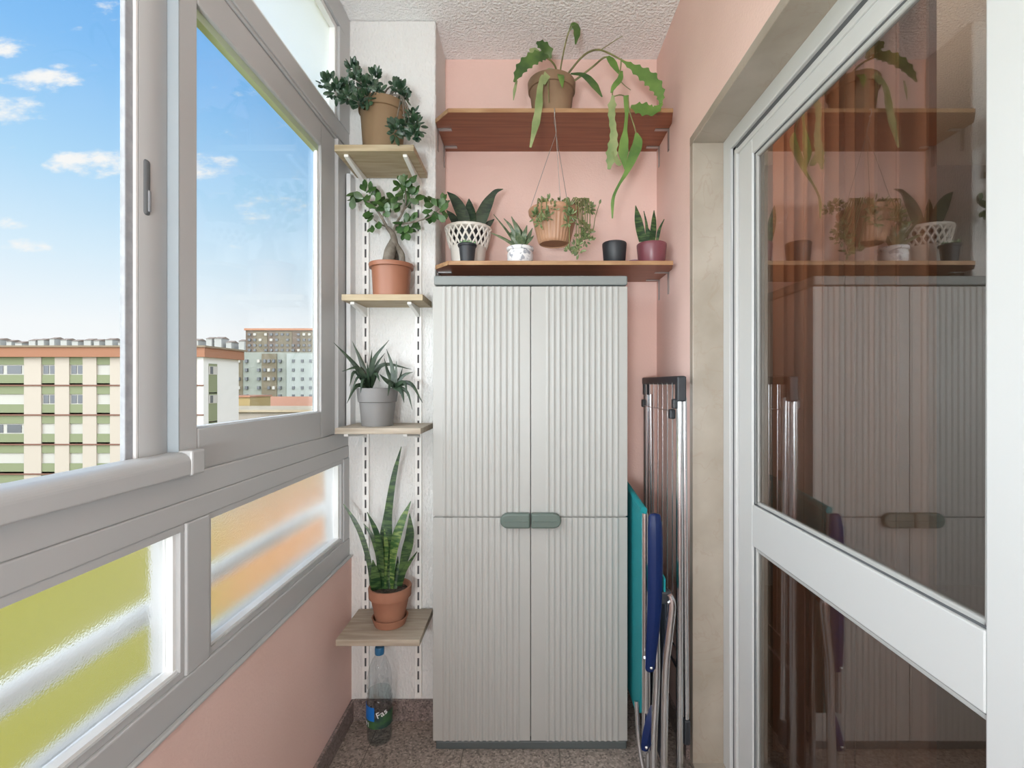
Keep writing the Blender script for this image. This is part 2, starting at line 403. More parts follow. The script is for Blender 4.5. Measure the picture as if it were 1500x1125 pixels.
# sliding left-hand sash further out, pushed behind the fixed one
st = MB(); pr = []
for i in range(11):
    a = math.pi*i/10; pr.append((-.716+.006*math.sin(a), .885+.080*i/10))
st.prism([(-.730, .965), (-.730, .889)]+pr[1:], 1.10, 2.155)
st.box(-.730, -.722, Y0, .885, 1.098, 1.135).box(-.730, -.722, Y0, .885, 2.09, 2.155)
st.box(-.730, -.722, -.55, -.44, 1.135, 2.09)
slid = st.build('sliding_sash', ALU, win1, smooth=True)
MB().box(-.7285, -.7185, .868, .886, 1.10, 2.155).build('brush_seal', mat('grey_brush_seal', (.30, .31, .33), .8, col2=(.36, .37, .39), scale=50), slid, bevel=.002)
MB().box(-.730, -.714, .886, .8905, 1.10, 2.155).build('stile_highlight', mat('aluminium_highlight', (.88, .88, .88), .25), slid)  # painted highlight: whiter strip along the edge of the stile
MB().box(-.7245, -.708, .901, .917, 1.592, 1.698).build('latch', ALU_SHADE, slid, bevel=.007, seg=4)
MB().box(-.7245, -.7055, .907, .913, 1.60, 1.64).build('latch_lever', mat('latch_grey', (.22, .225, .24), .4), slid, bevel=.002)
MB().box(-.7275, -.7245, Y0, .880, 1.13, 2.10).build('glass_pane', GLASS, slid)
MB().box(-.7235, -.6935, .9655, .9675, 1.101, 2.154).build('interlock_seal', mat('bluish_interlock_seal', (.34, .385, .415), .5), sash)
# lower frosted lights
W2 = MB()
yA, yB_, yC = .967, 1.062, 1.800
W2.box(-.765, -.6845, Y0, YCOL, .6225, .692).box(-.765, -.688, Y0, YCOL, 1.000, 1.045)
W2.box(-.765, -.686, yA+.012, yB_-.012, .692, 1.000).box(-.765, -.686, yC+.01, YCOL, .692, 1.000).box(-.765, -.686, -.47, -.37, .692, 1.0)
win2 = struct(W2.build('window_2', ALU, loc=(-.69, 0, .622), bevel=.003), 'row of frosted glass lights under the sliding window')
for (a, c) in ((-.37, yA+.012), (yB_-.012, yC+.01), (Y0, -.47)):
    fr = MB().box(-.735, -.691, a, c, .692, .706).box(-.735, -.691, a, c, .987, 1.0).box(-.735, -.691, a, a+.012, .706, .987).box(-.735, -.691, c-.012, c, .706, .987)
    f = fr.build('light_frame', ALU, win2, bevel=.002)
    bd = MB().box(-.722, -.697, a+.012, c-.012, .706, .713).box(-.722, -.700, c-.020, c-.012, .713, .987)
    bd.build('glazing_bead', BEAD, f)
    MB().box(-.718, -.7135, a+.01, c-.01, .703, .99).build('frosted_pane', FROST, f)
# transom
W3 = MB().box(-.765, -.686, Y0, YCOL, 2.168, 2.230).box(-.765, -.684, Y0, YCOL, 2.575, ZC).box(-.765, -.684, 1.765, YCOL, 2.230, 2.575).box(-.765, -.684, .93, 1.01, 2.23, 2.575)
win3 = struct(W3.build('window_3', ALU, loc=(-.69, 0, 2.168), bevel=.003), 'white framed frosted transom light near the ceiling')
for a, c in ((1.01, 1.765), (Y0, .93)):
    bd = MB().box(-.735, -.694, a, c, 2.230, 2.242).box(-.735, -.694, a, c, 2.556, 2.575).box(-.735, -.694, c-.02, c, 2.242, 2.556).box(-.735, -.694, a, a+.01, 2.242, 2.556)
    f = bd.build('light_frame', BEAD, win3, bevel=.002)
    MB().box(-.719, -.714, a+.005, c-.01, 2.236, 2.565).build('frosted_pane', FROST_T, f)
# thin cover strip between window and wall, on the column
struct(MB().box(XL, XL+.016, YCOL-.055, YCOL, 1.10, 2.06).build('trim_4', mat('cover_strip_white', (.76, .77, .78), .35), loc=(XL, YCOL, 1.1), bevel=.002), 'narrow white cover strip between window and column')
struct(MB().box(-.684, XL+.007, Y0, YCOL, .6225, .630).build('trim_5', ALU, loc=(XL, 0, .606), bevel=.003))
# outside ledge and handrail
struct(MB().box(-.83, -.765, Y0-.6, 3.4, .30, .655).build('trim_6', mat('white_outer_ledge', (.62, .62, .60), .8), loc=(-.83, 0, .3)), 'white outer ledge below the frosted panels')
rl = thing('balcony_railing', 'white tubular handrail outside the frosted window panels', 'railing', (-.85, 0, .655))
MB().tube([(-.85, Y0-.5, .772), (-.85, 3.3, .772)], .025, 16).build('handrail', RAILM, rl, smooth=True)
for yy in (-.9, .35, 2.55):
    MB().tube([(-.85, yy, .655), (-.85, yy, .765)], .012, 10).build('post', RAILM, rl, smooth=True)

# ------------------------------------------------------------------ glazed door (right)
D = MB()
D.box(XF-.006, XF+.045, 1.565, 1.62, .02, ZH).box(XF-.006, XF+.045, -.4, 1.565, 2.032, ZH).box(XF-.006, XF+.045, -.4, -.35, .02, 2.032)
door = struct(D.build('door_1', DOORW, loc=(XF, 1.6, 0), bevel=.003), 'white aluminium glazed balcony door with mid rail')
MB().box(XF+.004, XF+.040, 1.545, 1.566, .02, 2.032).box(XF+.004, XF+.040, -.35, 1.566, 2.012, 2.033).build('gasket', ALU_SHADE, door)
MB().box(XF+.0, XF+.03, 1.530, 1.548, .02, 2.02).box(XF+.0, XF+.03, -.35, 1.530, 2.0, 2.016).build('track_lip', DOORW, door, bevel=.002)
sx = XF+.004
lf = MB().box(sx, sx+.036, 1.432, 1.520, .03, 2.000).box(sx, sx+.036, .60, .700, .03, 2.000)
lf.box(sx, sx+.036, .700, 1.432, 1.955, 2.000).box(sx, sx+.036, .700, 1.432, .805, .925).box(sx, sx+.036, .700, 1.432, .03, .13)
leaf = lf.build('door_leaf', DOORW, door, bevel=.003)
gx = .668
for z0, z1 in ((.925, 1.955), (.13, .805)):
    MB().box(gx-.006, gx+.008, .700, .706, z0, z1).box(gx-.006, gx+.008, 1.418, 1.432, z0, z1).box(gx-.006, gx+.008, .706, 1.418, z0, z0+.012).box(gx-.006, gx+.008, .706, 1.418, z1-.014, z1).build('glazing_bead', DBEAD, leaf, bevel=.003)
    MB().box(gx-.0075, gx+.006, 1.426, 1.4325, z0, z1).box(gx-.0075, gx+.006, .70, 1.4325, z0, z0+.004).box(gx-.0075, gx+.006, .70, 1.4325, z1-.004, z1).build('gasket', ALU_SHADE, leaf)
    MB().box(gx, gx+.004, .702, 1.43, z0+.002, z1-.002).build('glass_pane', DGLASS, leaf)
lf2 = MB().box(sx, sx+.036, -.35, -.26, .03, 2.0).box(sx, sx+.036, .50, .598, .03, 2.0).box(sx, sx+.036, -.26, .50, 1.955, 2.0).box(sx, sx+.036, -.26, .50, .805, .925).box(sx, sx+.036, -.26, .5, .03, .13)
leaf2 = lf2.build('door_leaf', DOORW, door, bevel=.003)
MB().box(gx, gx+.004, -.258, .498, .927, 1.953).build('glass_pane', DGLASS, leaf2)
MB().box(gx, gx+.004, -.258, .498, .132, .803).build('glass_pane', DGLASS, leaf2)
# curtain inside the room
cu = MB(); n = 90; rows = [.03, 2.45]; vs = []; fs = []
for zi in rows:
    for i in range(n):
        yy = 1.05+.62*i/(n-1); vs.append((.86+.022*math.sin(i*.62)+.010*math.sin(i*1.7), yy, zi))
for i in range(n-1): fs.append((i, i+1, n+i+1, n+i))
cu.add(vs, fs); c = cu.build('curtain', CURT, loc=(.86, 1.36, .03), smooth=True)
tag(c, 'brown curtain hanging in folds behind the door glass', 'curtain')
MB().tube([(.86, -.4, 2.46), (.86, 1.9, 2.46)], .012, 10).build('curtain_rail', RAILM, c, smooth=True)

# ------------------------------------------------------------------ plastic storage cabinet
YF = 1.706
cab = thing('storage_cabinet', 'tall ivory plastic two-door cabinet with ribbed doors, under the brown shelves', 'cabinet', (0, YF+.18, 0))
cx0, cx1, cs = -.336, .344, .0055
MB().box(cx0+.006, cx1-.006, YF+.022, YF+.362, .03, 1.622).build('body', CAB, cab, bevel=.004)
MB().box(cx0+.003, cx1, YF-.004, YF+.368, 1.624, 1.657).build('top', CABG, cab, bevel=.006, seg=3)
MB().box(cx0+.010, cx1-.002, YF+.002, YF+.366, 0, .028).build('base', CABD, cab, bevel=.004)
def ribbed(x0, x1, z0, z1, r0, r1, nr):
    pts = [(x0, 0), (r0, 0)]
    p = (r1-r0)/nr
    for i in range(nr):
        for (u, h) in ((.18, 0), (.36, .0024), (.5, .0030), (.64, .0024), (.82, 0)): pts.append((r0+p*(i+u), h))
    pts += [(r1, 0), (x1, 0)]
    m = MB(); xy = [(x, YF-h) for x, h in pts]+[(x1, YF+.014), (x0, YF+.014)]
    return m.prism(xy, z0, z1)
for (x0, x1, r0, r1) in ((cx0, cs-.0015, cx0+.030, cs-.034), (cs+.0015, cx1, cs+.050, cx1-.026)):
    d = MB().box(x0+.004, x1-.003, YF+.010, YF+.0215, .031, 1.620).build('door', CAB, cab, bevel=.003)
    ribbed(x0, x1, .031, .812, r0, r1, 13).build('lower_panel', CAB, d, bevel=.0012)
    ribbed(x0, x1, .8175, 1.620, r0, r1, 13).build('upper_panel', CAB, d, bevel=.0012)
    hx = x1 if x1 < .1 else x0; sg = -1 if x1 < .1 else 1
    pr = [(hx+sg*.0005, .780), (hx+sg*.0005, .832)]
    for i in range(9):
        a = math.pi/2-math.pi*i/8; pr.append((hx+sg*(.078+.026*math.cos(a)), .806+.026*math.sin(a)))
    h = MB().prism_y(pr, YF-.026, YF-.002).build('handle', HANDLE, d, bevel=.006, seg=3)
    MB().box(min(hx+sg*.004, hx+sg*.09), max(hx+sg*.004, hx+sg*.09), YF-.0285, YF-.024, .803, .808).build('grip_ridge', HANDLE, h, bevel=.002)

# ------------------------------------------------------------------ slotted uprights and pine shelves on the column
for ux, nm in ((-.620, 'slotted white shelf upright nearer the window'), (-.420, 'slotted white shelf upright nearer the cabinet')):
    u = MB(); y0, y1 = YCOL-.014, YCOL
    u.box(ux-.012, ux-.0095, y0, y1, .09, 2.058).box(ux+.0095, ux+.012, y0, y1, .09, 2.058)
    u.box(ux-.0095, ux-.0035, y0, y0+.002, .09, 2.058).box(ux+.0035, ux+.0095, y0, y0+.002, .09, 2.058)
    z = .09; bk_ = MB().box(ux-.0094, ux+.0094, YCOL-.003, YCOL-.0005, .09, 2.057)
    while z < 2.05:
        u.box(ux-.0035, ux+.0035, y0, y0+.002, z, min(z+.018, 2.058)); z += .05
    uo = u.build('shelf_upright', RAILM, loc=(ux, YCOL-.007, .09)); bk_.build('slot_shade', mat('dark_slot_shade', (.15, .15, .155), .6), uo)  # dark strip behind the slots, shade of the hollow channel put into its colour
    tag(uo, nm, 'shelf rail', 'slotted uprights on the column')
def pine_shelf(x0, x1, y0, zt, th, m, label):
    t = thing('pine_shelf', label, 'shelf', ((x0+x1)/2, YCOL-.014, zt-th), 'pine shelves on the column')
    MB().box(x0, x1, y0, YCOL-.015, zt-th, zt).build('board', m, t, bevel=.002)
    for bx in (-.620, -.420):
        b = MB().prism_x([(YCOL-.015, zt-th-.0005), (y0+.02, zt-th-.0005), (y0+.02, zt-th-.010), (YCOL-.06, zt-th-.024), (YCOL-.015, zt-th-.036)], bx-.0075, bx+.0075)
        b.build('bracket', RAILM, t, bevel=.002)
pine_shelf(-.652, -.385, 1.632, 2.080, .022, PINE, 'pine shelf under the bushy jade plant, highest on the column')
pine_shelf(-.650, -.368, 1.690, 1.590, .022, PINE, 'pine shelf carrying the bonsai fig in its terracotta pot')
pine_shelf(-.650, -.362, 1.632, 1.131, .020, PINE_GREY, 'weathered pine shelf carrying the grey pot of spiky aloe')
pine_shelf(-.645, -.364, 1.625, .4275, .022, PINE_GREY, 'weathered pine shelf carrying the snake plant, above the bottle')

# ------------------------------------------------------------------ brown corner shelves on the back wall
def brown_shelf(zb, th, label):
    t = thing('brown_shelf', label, 'shelf', (.1, YB, zb), 'brown shelves on the pink wall')
    xy = [(-.355, YB), (.5445, YB), (.5445, 1.862), (.527, 1.788), (-.296, 1.788), (-.355, 1.858)]
    bd = MB().prism(xy, zb, zb+th).build('board', BROWN, t)
    MB().prism([(-.2955, 1.7855), (.527, 1.7855), (.527, 1.7885), (-.2955, 1.7885)], zb-.0003, zb+th+.0006).build('front_edge', EDGEW, bd)
    MB().prism([(-.3568, 1.8575), (-.2975, 1.7865), (-.2955, 1.7885), (-.3545, 1.8595)], zb-.0003, zb+th+.0006).build('cut_edge', EDGEW, bd)
    for sx_, sg in ((XR, -1), (XCOL, 1)):
        for yy in (1.905, 2.045):
            b = MB()
            xa, xb = sorted((sx_+sg*.001, sx_+sg*.0035)); b.box(xa, xb, yy-.008, yy+.008, zb-.085, zb-.001)
            xa, xb = sorted((sx_+sg*.001, sx_+sg*.055)); b.box(xa, xb, yy-.008, yy+.008, zb-.004, zb-.001)
            b.build('bracket', STEEL, t)
brown_shelf(2.273, .014, 'upper brown wooden shelf under the sprawling leaf cactus')
brown_shelf(1.715, .014, 'lower brown wooden shelf with the small pots, above the cabinet')
ZS1, ZS2 = 2.2872, 1.7297

# ------------------------------------------------------------------ plants
def pot_profile(rb, rt, h, lip=.006, lh=.03, wall=.006):
    return [(rb, 0), (rb, 0), (rb+(rt-lip-rb)*.98, h-lh), (rt, h-lh+.001), (rt+.002, h-.003), (rt+.0005, h), (rt-wall, h), (rt-wall-.004, h-.022)]
def pot(t, c, rb, rt, h, m, soil=.022, **kw):
    p = MB().lathe(pot_profile(rb, rt, h, **kw), c, 48).build('pot', m, t, smooth=True)
    c2 = Vector(c)+Vector((0, 0, h-soil))
    MB().lathe([(rt-.011, -.004), (rt-.011, 0), (rt*.5, .004), (.003, .006)], c2, 24).build('soil', SOIL, t, smooth=True)
    return p
def cluster(mb, c, r, n, ln, w, thick=.003, up=.2):
    for _ in range(n):
        d = Vector((random.gauss(0, 1), random.gauss(0, 1), random.gauss(up, 1))).normalized()
        b = Vector(c)+Vector((d.x, d.y, d.z))*r*random.uniform(.15, .75)
        f = Vector((random.uniform(-.6, .6), -1, random.uniform(-.5, .8)))
        mb.leaf(b, d+Vector((0, -.2, .15)), ln*random.uniform(.7, 1.2), w*random.uniform(.8, 1.15), f, thick, shape=(.35, .85, 1, .85, .25))

# 1 jade plant on the top pine shelf
c = Vector(((561-CX)*1.735/K, 1.735, 2.0805))
t = thing('potted_jade_plant', 'dark bushy jade plant in a sandy clay pot on the topmost pine shelf', 'potted plant', c)
pot(t, c, .066, .083, .185, SANDPOT, lh=.032)
fo, stm = MB(), MB(); top = c+Vector((0, 0, .18))
for (px, py, rp, d, n) in ((480, 123, 13, 1.665, 24), (493, 133, 14, 1.66, 24), (506, 128, 10, 1.67, 16), (516, 102, 10, 1.70, 18), (521, 117, 12, 1.69, 20), (534, 128, 13, 1.68, 22),
        (512, 142, 14, 1.66, 24), (526, 150, 12, 1.65, 20), (538, 143, 11, 1.65, 18), (549, 116, 10, 1.71, 16), (545, 127, 10, 1.69, 14), (554, 134, 7, 1.67, 9),
        (579, 124, 8, 1.73, 12), (586, 133, 11, 1.71, 18), (593, 143, 9, 1.69, 14), (603, 168, 9, 1.64, 14), (608, 182, 12, 1.61, 22), (594, 186, 10, 1.60, 18),
        (579, 185, 9, 1.60, 16), (578, 193, 8, 1.595, 12), (606, 197, 9, 1.595, 14), (612, 190, 8, 1.60, 10)):
    q = P(px, py, d); cluster(fo, q, rp*1.08*d/K, int(n*1.35), .024, .0150, .004)
    a = top+Vector((random.uniform(-.03, .03), random.uniform(-.03, .03), -.015))
    mid = (a+q)/2+Vector((0, 0, .03)); 
    if py > 160: mid = Vector((c.x+.078, c.y-.055, top.z+.012)); a = top+Vector((.04, -.02, 0))
    stm.tube([a, mid, q], [.005, .002] if py < 160 else [.0028, .0018], 6, 8)
fo.build('foliage', JADE, t, smooth=True); stm.build('stem', BARK, t, smooth=True)

# 2 bonsai fig
c = Vector(((573.5-CX)*1.772/K, 1.772, 1.5905))
t = thing('potted_bonsai_fig', 'bonsai fig with swollen trunk in a terracotta pot on a pine shelf', 'potted plant', c)
pot(t, c, .064, .078, .121, TERRA_P, lh=.016, lip=.008, soil=.012)
tr = MB(); D2 = 1.765
J = P(577, 352, D2)
tr.tube([P(568, 384, 1.745), P(571, 370, 1.75), P(575, 358, D2), J], [.020, .021, .016, .014], 10, 10)
tr.tube([P(589, 384, 1.765), P(588, 373, D2), P(582, 362, D2), J], [.012, .012, .010, .009], 8, 10)
tr.tube([P(579, 384, 1.80), P(578, 370, 1.78), J], [.013, .014, .013], 8, 8)
tr.tube([P(577, 362, D2), P(577, 350, D2), P(574, 341, D2), P(567, 333, D2)], [.017, .012, .010, .007], 10, 10)
for pts, r0 in (([(574, 341), (567, 333), (560, 320), (550, 305), (540, 296), (530, 288)], .006), ([(560, 320), (563, 308), (560, 298)], .004),
        ([(575, 342), (580, 328), (588, 315), (594, 298), (594, 280), (590, 262)], .005), ([(580, 328), (595, 327), (612, 324), (630, 317), (645, 304)], .004),
        ([(590, 310), (598, 300), (603, 290)], .003), ([(566, 332), (556, 328), (548, 322)], .003), ([(578, 330), (590, 333), (595, 340)], .003)):
    tr.tube([P(x, y, D2) for x, y in pts], [r0, r0*.5], 6, 14)
tr.build('trunk', BARK, t, smooth=True)
fl = MB()
for (x, y, a) in ((521, 284, 200), (519, 292, 230), (533, 276, 110), (541, 279, 60), (548, 283, 20), (530, 290, 170), (538, 290, 250), (552, 290, 60), (545, 297, 300), (558, 296, 40), (548, 302, 190), (556, 305, 330),
        (540, 312, 220), (543, 318, 200), (565, 308, 60), (566, 315, 20), (560, 300, 100), (546, 334, 235), (556, 328, 260),
        (588, 266, 110), (592, 264, 60), (600, 264, 20), (594, 270, 340), (584, 272, 170), (600, 278, 30), (607, 284, 350), (596, 283, 250), (587, 284, 190), (604, 294, 320), (594, 294, 280), (580, 292, 170), (574, 290, 180), (610, 292, 20),
        (590, 276, 80), (588, 326, 190), (594, 322, 70), (602, 322, 30), (606, 330, 330), (596, 334, 270), (600, 336, 300), (588, 335, 230), (593, 343, 260),
        (628, 310, 200), (630, 300, 140), (637, 296, 100), (634, 318, 260), (644, 300, 60), (648, 308, 340), (640, 312, 280), (650, 300, 20), (648, 294, 40), (627, 318, 220), (646, 316, 300),
        (570, 300, 120), (575, 303, 45), (583, 300, 220)):
    for jj in range(2):
        an = math.radians(a+random.uniform(-30, 30)+jj*40); d = Vector((math.cos(an), random.uniform(-.7, .3), math.sin(an)))
        b = P(x+random.uniform(-2, 2), y+random.uniform(-2, 2), D2+(random.uniform(-.06, -.03) if y < 272 else random.uniform(-.045, .03)))
        fl.leaf(b-d*.012, d, random.uniform(.034, .046), random.uniform(.021, .027), (random.uniform(-.5, .5), -1, random.uniform(-.2, .9)), .0015, shape=(.12, .55, .95, 1, .15))
fl.build('foliage', FICUS, t, smooth=True)

# 3 aloe in grey pot
c = Vector(((553-CX)*1.735/K, 1.735, 1.1315))
t = thing('potted_aloe', 'dark spiky aloe in a grey plastic pot on a pine shelf', 'potted plant', c)
p = MB().lathe([(.054, 0), (.054, 0), (.062, .083), (.0665, .085), (.0715, .130), (.0715, .133), (.066, .133), (.062, .115)], c, 48).build('pot', GREYPOT, t, smooth=True)
MB().lathe([(.062, .112), (.062, .116), (.03, .121), (.002, .122)], c, 24).build('soil', SOIL, t, smooth=True)
fo = MB()
A, B = (541, 568, 1.735), (578, 566, 1.70)
for (b, tip, mid, w, d1) in ((A, (489, 502), (520, 535), 11, 1.66), (A, (516, 500), (530, 532), 11, 1.72), (A, (570, 498), (548, 528), 13, 1.68), (A, (603, 541), (560, 535), 11, 1.74), (A, (501, 544), (525, 540), 10, 1.66),
        (A, (512, 566), (520, 545), 9, 1.67), (A, (514, 576), (526, 552), 9, 1.65), (A, (508, 591), (522, 566), 10, 1.64), (A, (564, 517), (552, 535), 9, 1.76), (A, (545, 512), (543, 540), 10, 1.79), (A, (528, 576), (532, 556), 9, 1.62),
        (B, (566, 511), (574, 535), 9, 1.72), (B, (581, 529), (580, 548), 8, 1.69), (B, (605, 545), (592, 550), 9, 1.70), (B, (619, 590), (601, 562), 10, 1.66), (B, (592, 590), (588, 574), 10, 1.64), (B, (597, 580), (592, 560), 8, 1.63),
        (B, (563, 525), (568, 545), 8, 1.74), (B, (568, 580), (572, 562), 9, 1.62), (B, (556, 548), (564, 556), 9, 1.66), (A, (557, 560), (550, 548), 10, 1.66), (A, (538, 530), (540, 552), 12, 1.67), (B, (590, 538), (585, 556), 8, 1.76), (B, (604, 600), (596, 574), 7, 1.66)):
    pts = [P(*b), P(mid[0], mid[1], (b[2]+d1)/2), P(tip[0], tip[1], d1)]
    k = 1.7/K; fo.blade(pts, [w*.95*k, w*.85*k, w*.62*k, w*.33*k, .0008], (random.uniform(-.4, .4), -1, .4), .008, n=12, fold=.25)
fo.build('foliage', ALOE, t, smooth=True)

# 4 snake plant, saucer
zs = .428
c = Vector(((571.5-CX)*1.737/K, 1.737, zs))
MBs = MB().lathe([(.053, 0), (.053, 0), (.061, .022), (.063, .028), (.058, .028), (.052, .006), (.002, .0055)], c, 48)
tag(MBs.build('saucer', TERRA, loc=c, smooth=True), 'terracotta saucer under the tall snake plant pot', 'saucer')
c = c+Vector((0, 0, .0062))
t = thing('potted_snake_plant', 'tall banded snake plant in a terracotta pot on the lowest pine shelf', 'potted plant', c)
pot(t, c, .047, .073, .128, TERRA, lh=.036, lip=.006, soil=.016)
fo, fo2 = MB(), MB(); k = 1.74/K
for mb_, pts, w in ((fo, [(566, 862), (566, 800), (569, 755), (577, 700), (588, 654)], [7, 11, 20, 13, 10, 7, 1]),
        (fo2, [(574, 862), (578, 805), (588, 768), (602, 734)], [6, 11, 16, 11, 1]),
        (fo, [(583, 858), (592, 820), (600, 785), (600, 752)], [5, 10, 15, 11, 1]),
        (fo, [(546, 866), (541, 825), (531, 788), (519, 762), (503, 738)], [6, 7, 7.5, 6, 1]),
        (fo, [(561, 862), (559, 815), (552, 780), (538, 750)], [5, 7, 11, 8, 1]),
        (fo, [(556, 864), (554, 815), (546, 787), (533, 767)], [4, 6, 8, 5, 1]),
        (fo, [(551, 868), (550, 845), (546, 820)], [11, 15, 11, 1]),
        (fo, [(586, 858), (592, 836), (611, 808)], [5, 8, 6, 1]),
        (fo2, [(564, 868), (563, 840), (566, 800), (563, 775)], [5, 8, 8, 1]),
        (fo, [(578, 866), (582, 838), (583, 815)], [5, 8, 6, 1]),
        (fo, [(557, 870), (556, 850), (552, 828)], [5, 9, 7, 1]),
        (fo, [(573, 868), (571, 830), (573, 800), (578, 780)], [5, 7, 8, 1])):
    dd = random.uniform(1.70, 1.765)
    mb_.blade([P(x, y, 1.735+(dd-1.735)*min(1, i*.5)) for i, (x, y) in enumerate(pts)], [q*k for q in w], (random.uniform(-.35, .35), -1, .1), .006, n=18, fold=.3)
g = fo.build('foliage', SNAKE, t, smooth=True); fo2.build('pale_leaves', SNAKE_L, t, smooth=True)

# 5 water bottle
bz = Vector(((556-CX)*1.757/K, 1.757, 0))
t = thing('water_bottle', 'clear plastic water bottle with blue cap on the terrazzo floor', 'bottle', bz)
R = .0445
prof = [(.030, .0), (.030, 0), (.040, .004), (.043, .012), (R, .03), (R-.002, .05), (R, .065), (R, .155), (R-.005, .163), (R-.0015, .175), (R-.005, .187), (R-.001, .197), (.043, .23), (.036, .262), (.024, .292), (.016, .304), (.0145, .31), (.0145, .318)]
bo = MB().lathe(prof, bz, 48).build('body', BOTTLE, t, smooth=True)
MB().lathe([(.028, .004), (.028, .004), (.038, .007), (.041, .014), (R-.003, .03), (R-.004, .05), (R-.003, .065), (R-.003, .15), (R-.007, .163), (R-.004, .175), (R-.006, .18)], bz, 40).build('water', WATERM, t, smooth=True)
MB().lathe([(.0155, .308), (.0155, .308), (.0165, .312), (.0165, .330), (.015, .334)], bz, 32, 16, .02).build('cap', CAPBLUE, t, smooth=True)
def wrap(name, m, par, a0, a1, z0, z1, r):
    mb = MB(); n = 24; vs = []; fs = []
    for rr in (r, r+.0006):
        for z in (z0, z1):
            for i in range(n+1):
                a = a0+(a1-a0)*i/n; vs.append(bz+Vector((rr*math.sin(a), -rr*math.cos(a), z)))
    q = n+1
    for i in range(n): fs += [(2*q+i, 2*q+i+1, 3*q+i+1, 3*q+i), (i, q+i, q+i+1, i+1), (i, i+1, 2*q+i+1, 2*q+i), (q+i, 3*q+i, 3*q+i+1, q+i+1)]
    mb.add(vs, fs); return mb.build(name, m, par, smooth=True)
lb = wrap('label', LABEL_N, t, -2.2, 2.2, .066, .104, R+.0006)
wrap('blue_panel', LABEL_B, lb, -1.5, -.1, .094, .142, R+.0014)
wrap('navy_band', LABEL_N, lb, .1, 1.6, .098, .118, R+.0013)
def wrap_text(txt, size, a0, z0, par, tilt=0.0):
    cu = bpy.data.curves.new('lettering', 'FONT'); cu.body = txt; cu.size = size; cu.extrude = .0003
    ob = bpy.data.objects.new('lettering', cu); COL.objects.link(ob)
    me = bpy.data.meshes.new_from_object(ob.evaluated_get(bpy.context.evaluated_depsgraph_get()))
    bpy.data.objects.remove(ob)
    for v in me.vertices:
        x, y, zz = v.co; x2 = x*math.cos(tilt)-y*math.sin(tilt); y2 = x*math.sin(tilt)+y*math.cos(tilt)
        a = a0+x2/R; rr = R+.0025+zz; v.co = Vector((rr*math.sin(a), -rr*math.cos(a), z0+y2))
    me.materials.append(WHITEINK)
    o = bpy.data.objects.new('lettering', me); COL.objects.link(o); o.parent = par
    return o
wrap_text('Fas', .030, .12, .104, lb, .35)
wrap_text('91', .022, -1.0, .072, lb)

# 6 snake plant in lattice pot
c = Vector(((686-CX)*1.945/K, 1.945, ZS2))
t = thing('potted_snake_plant', 'dark snake plant in a white lattice pot at the left of the lower brown shelf', 'potted plant', c)
pr = [(.062, 0), (.062, 0), (.070, .085), (.073, .089), (.070, .092), (.060, .092), (.058, .02), (.002, .018)]
lp = MB().lathe(pr, c, 48).build('pot', CREAM, t, smooth=True)
la = MB(); zr0, zr1, ra, rb_ = .088, .158, .071, .088
def rad(u): return ra+(rb_-ra)*u+.002*math.sin(u*math.pi)
for k_ in range(20):
    for sg in (1, -1):
        pts = []
        for i in range(9):
            u = i/8; a = 2*math.pi*(k_/20)+sg*u*2*math.pi/20*1.5; pts.append(c+Vector((rad(u)*math.cos(a), rad(u)*math.sin(a), zr0+(zr1-zr0)*u)))
        la.tube(pts, .0040, 6)
la.build('lattice', CREAM, lp, smooth=True)
MB().lathe([(.0865, .155), (.0865, .155), (.092, .158), (.0935, .163), (.091, .168), (.086, .168), (.084, .158)], c, 64, 20, .012).build('rim', CREAM, lp, smooth=True)
MB().lathe([(.055, .02), (.055, .02), (.066, .148), (.068, .150), (.062, .150), (.056, .135), (.002, .134)], c, 32).build('inner_pot', BLACKP, t, smooth=True)
fo = MB(); k = 1.94/K
for pts, w in (([(684, 335), (676, 312), (666, 293), (655, 281)], [13, 18, 17, 11, 1]), ([(690, 336), (690, 318), (688, 303), (687, 291)], [13, 18, 16, 10, 1]),
        ([(700, 336), (708, 312), (718, 292), (726, 281), (737, 277)], [14, 19, 16, 9, 6, 1]), ([(704, 338), (714, 330), (724, 321)], [8, 12, 8, 1]), ([(676, 338), (664, 320), (654, 308)], [10, 13, 9, 1]),
        ([(694, 338), (698, 322), (700, 308)], [12, 14, 10, 1]), ([(682, 338), (684, 325), (676, 315)], [10, 13, 10, 1])):
    d0 = random.uniform(1.90, 1.97); fo.blade([P(x, y, d0) for x, y in pts], [q*k for q in w], (random.uniform(-.4, .4), -1, .1), .005, n=14, fold=.3)
fo.build('foliage', SNAKE_D, t, smooth=True)

# 7 tiny succulent in a little black pot
c = Vector(((684.5-CX)*1.818/K, 1.818, ZS2))
t = thing('potted_succulent', 'tiny pale succulent in a little black pot in front of the lattice pot', 'potted plant', c)
pot(t, c, .025, .034, .068, BLACKP, lh=.010, lip=.003, soil=.008)
fo = MB()
for i in range(16):
    a = i*2.4; r0 = .004+.018*(i/16); b = c+Vector((r0*math.cos(a), r0*math.sin(a), .062))
    fo.leaf(b, (math.cos(a)*.8, math.sin(a)*.8, 1.0), .022, .010, (0, -1, .3), .004)
fo.build('foliage', PALESUC, t, smooth=True)

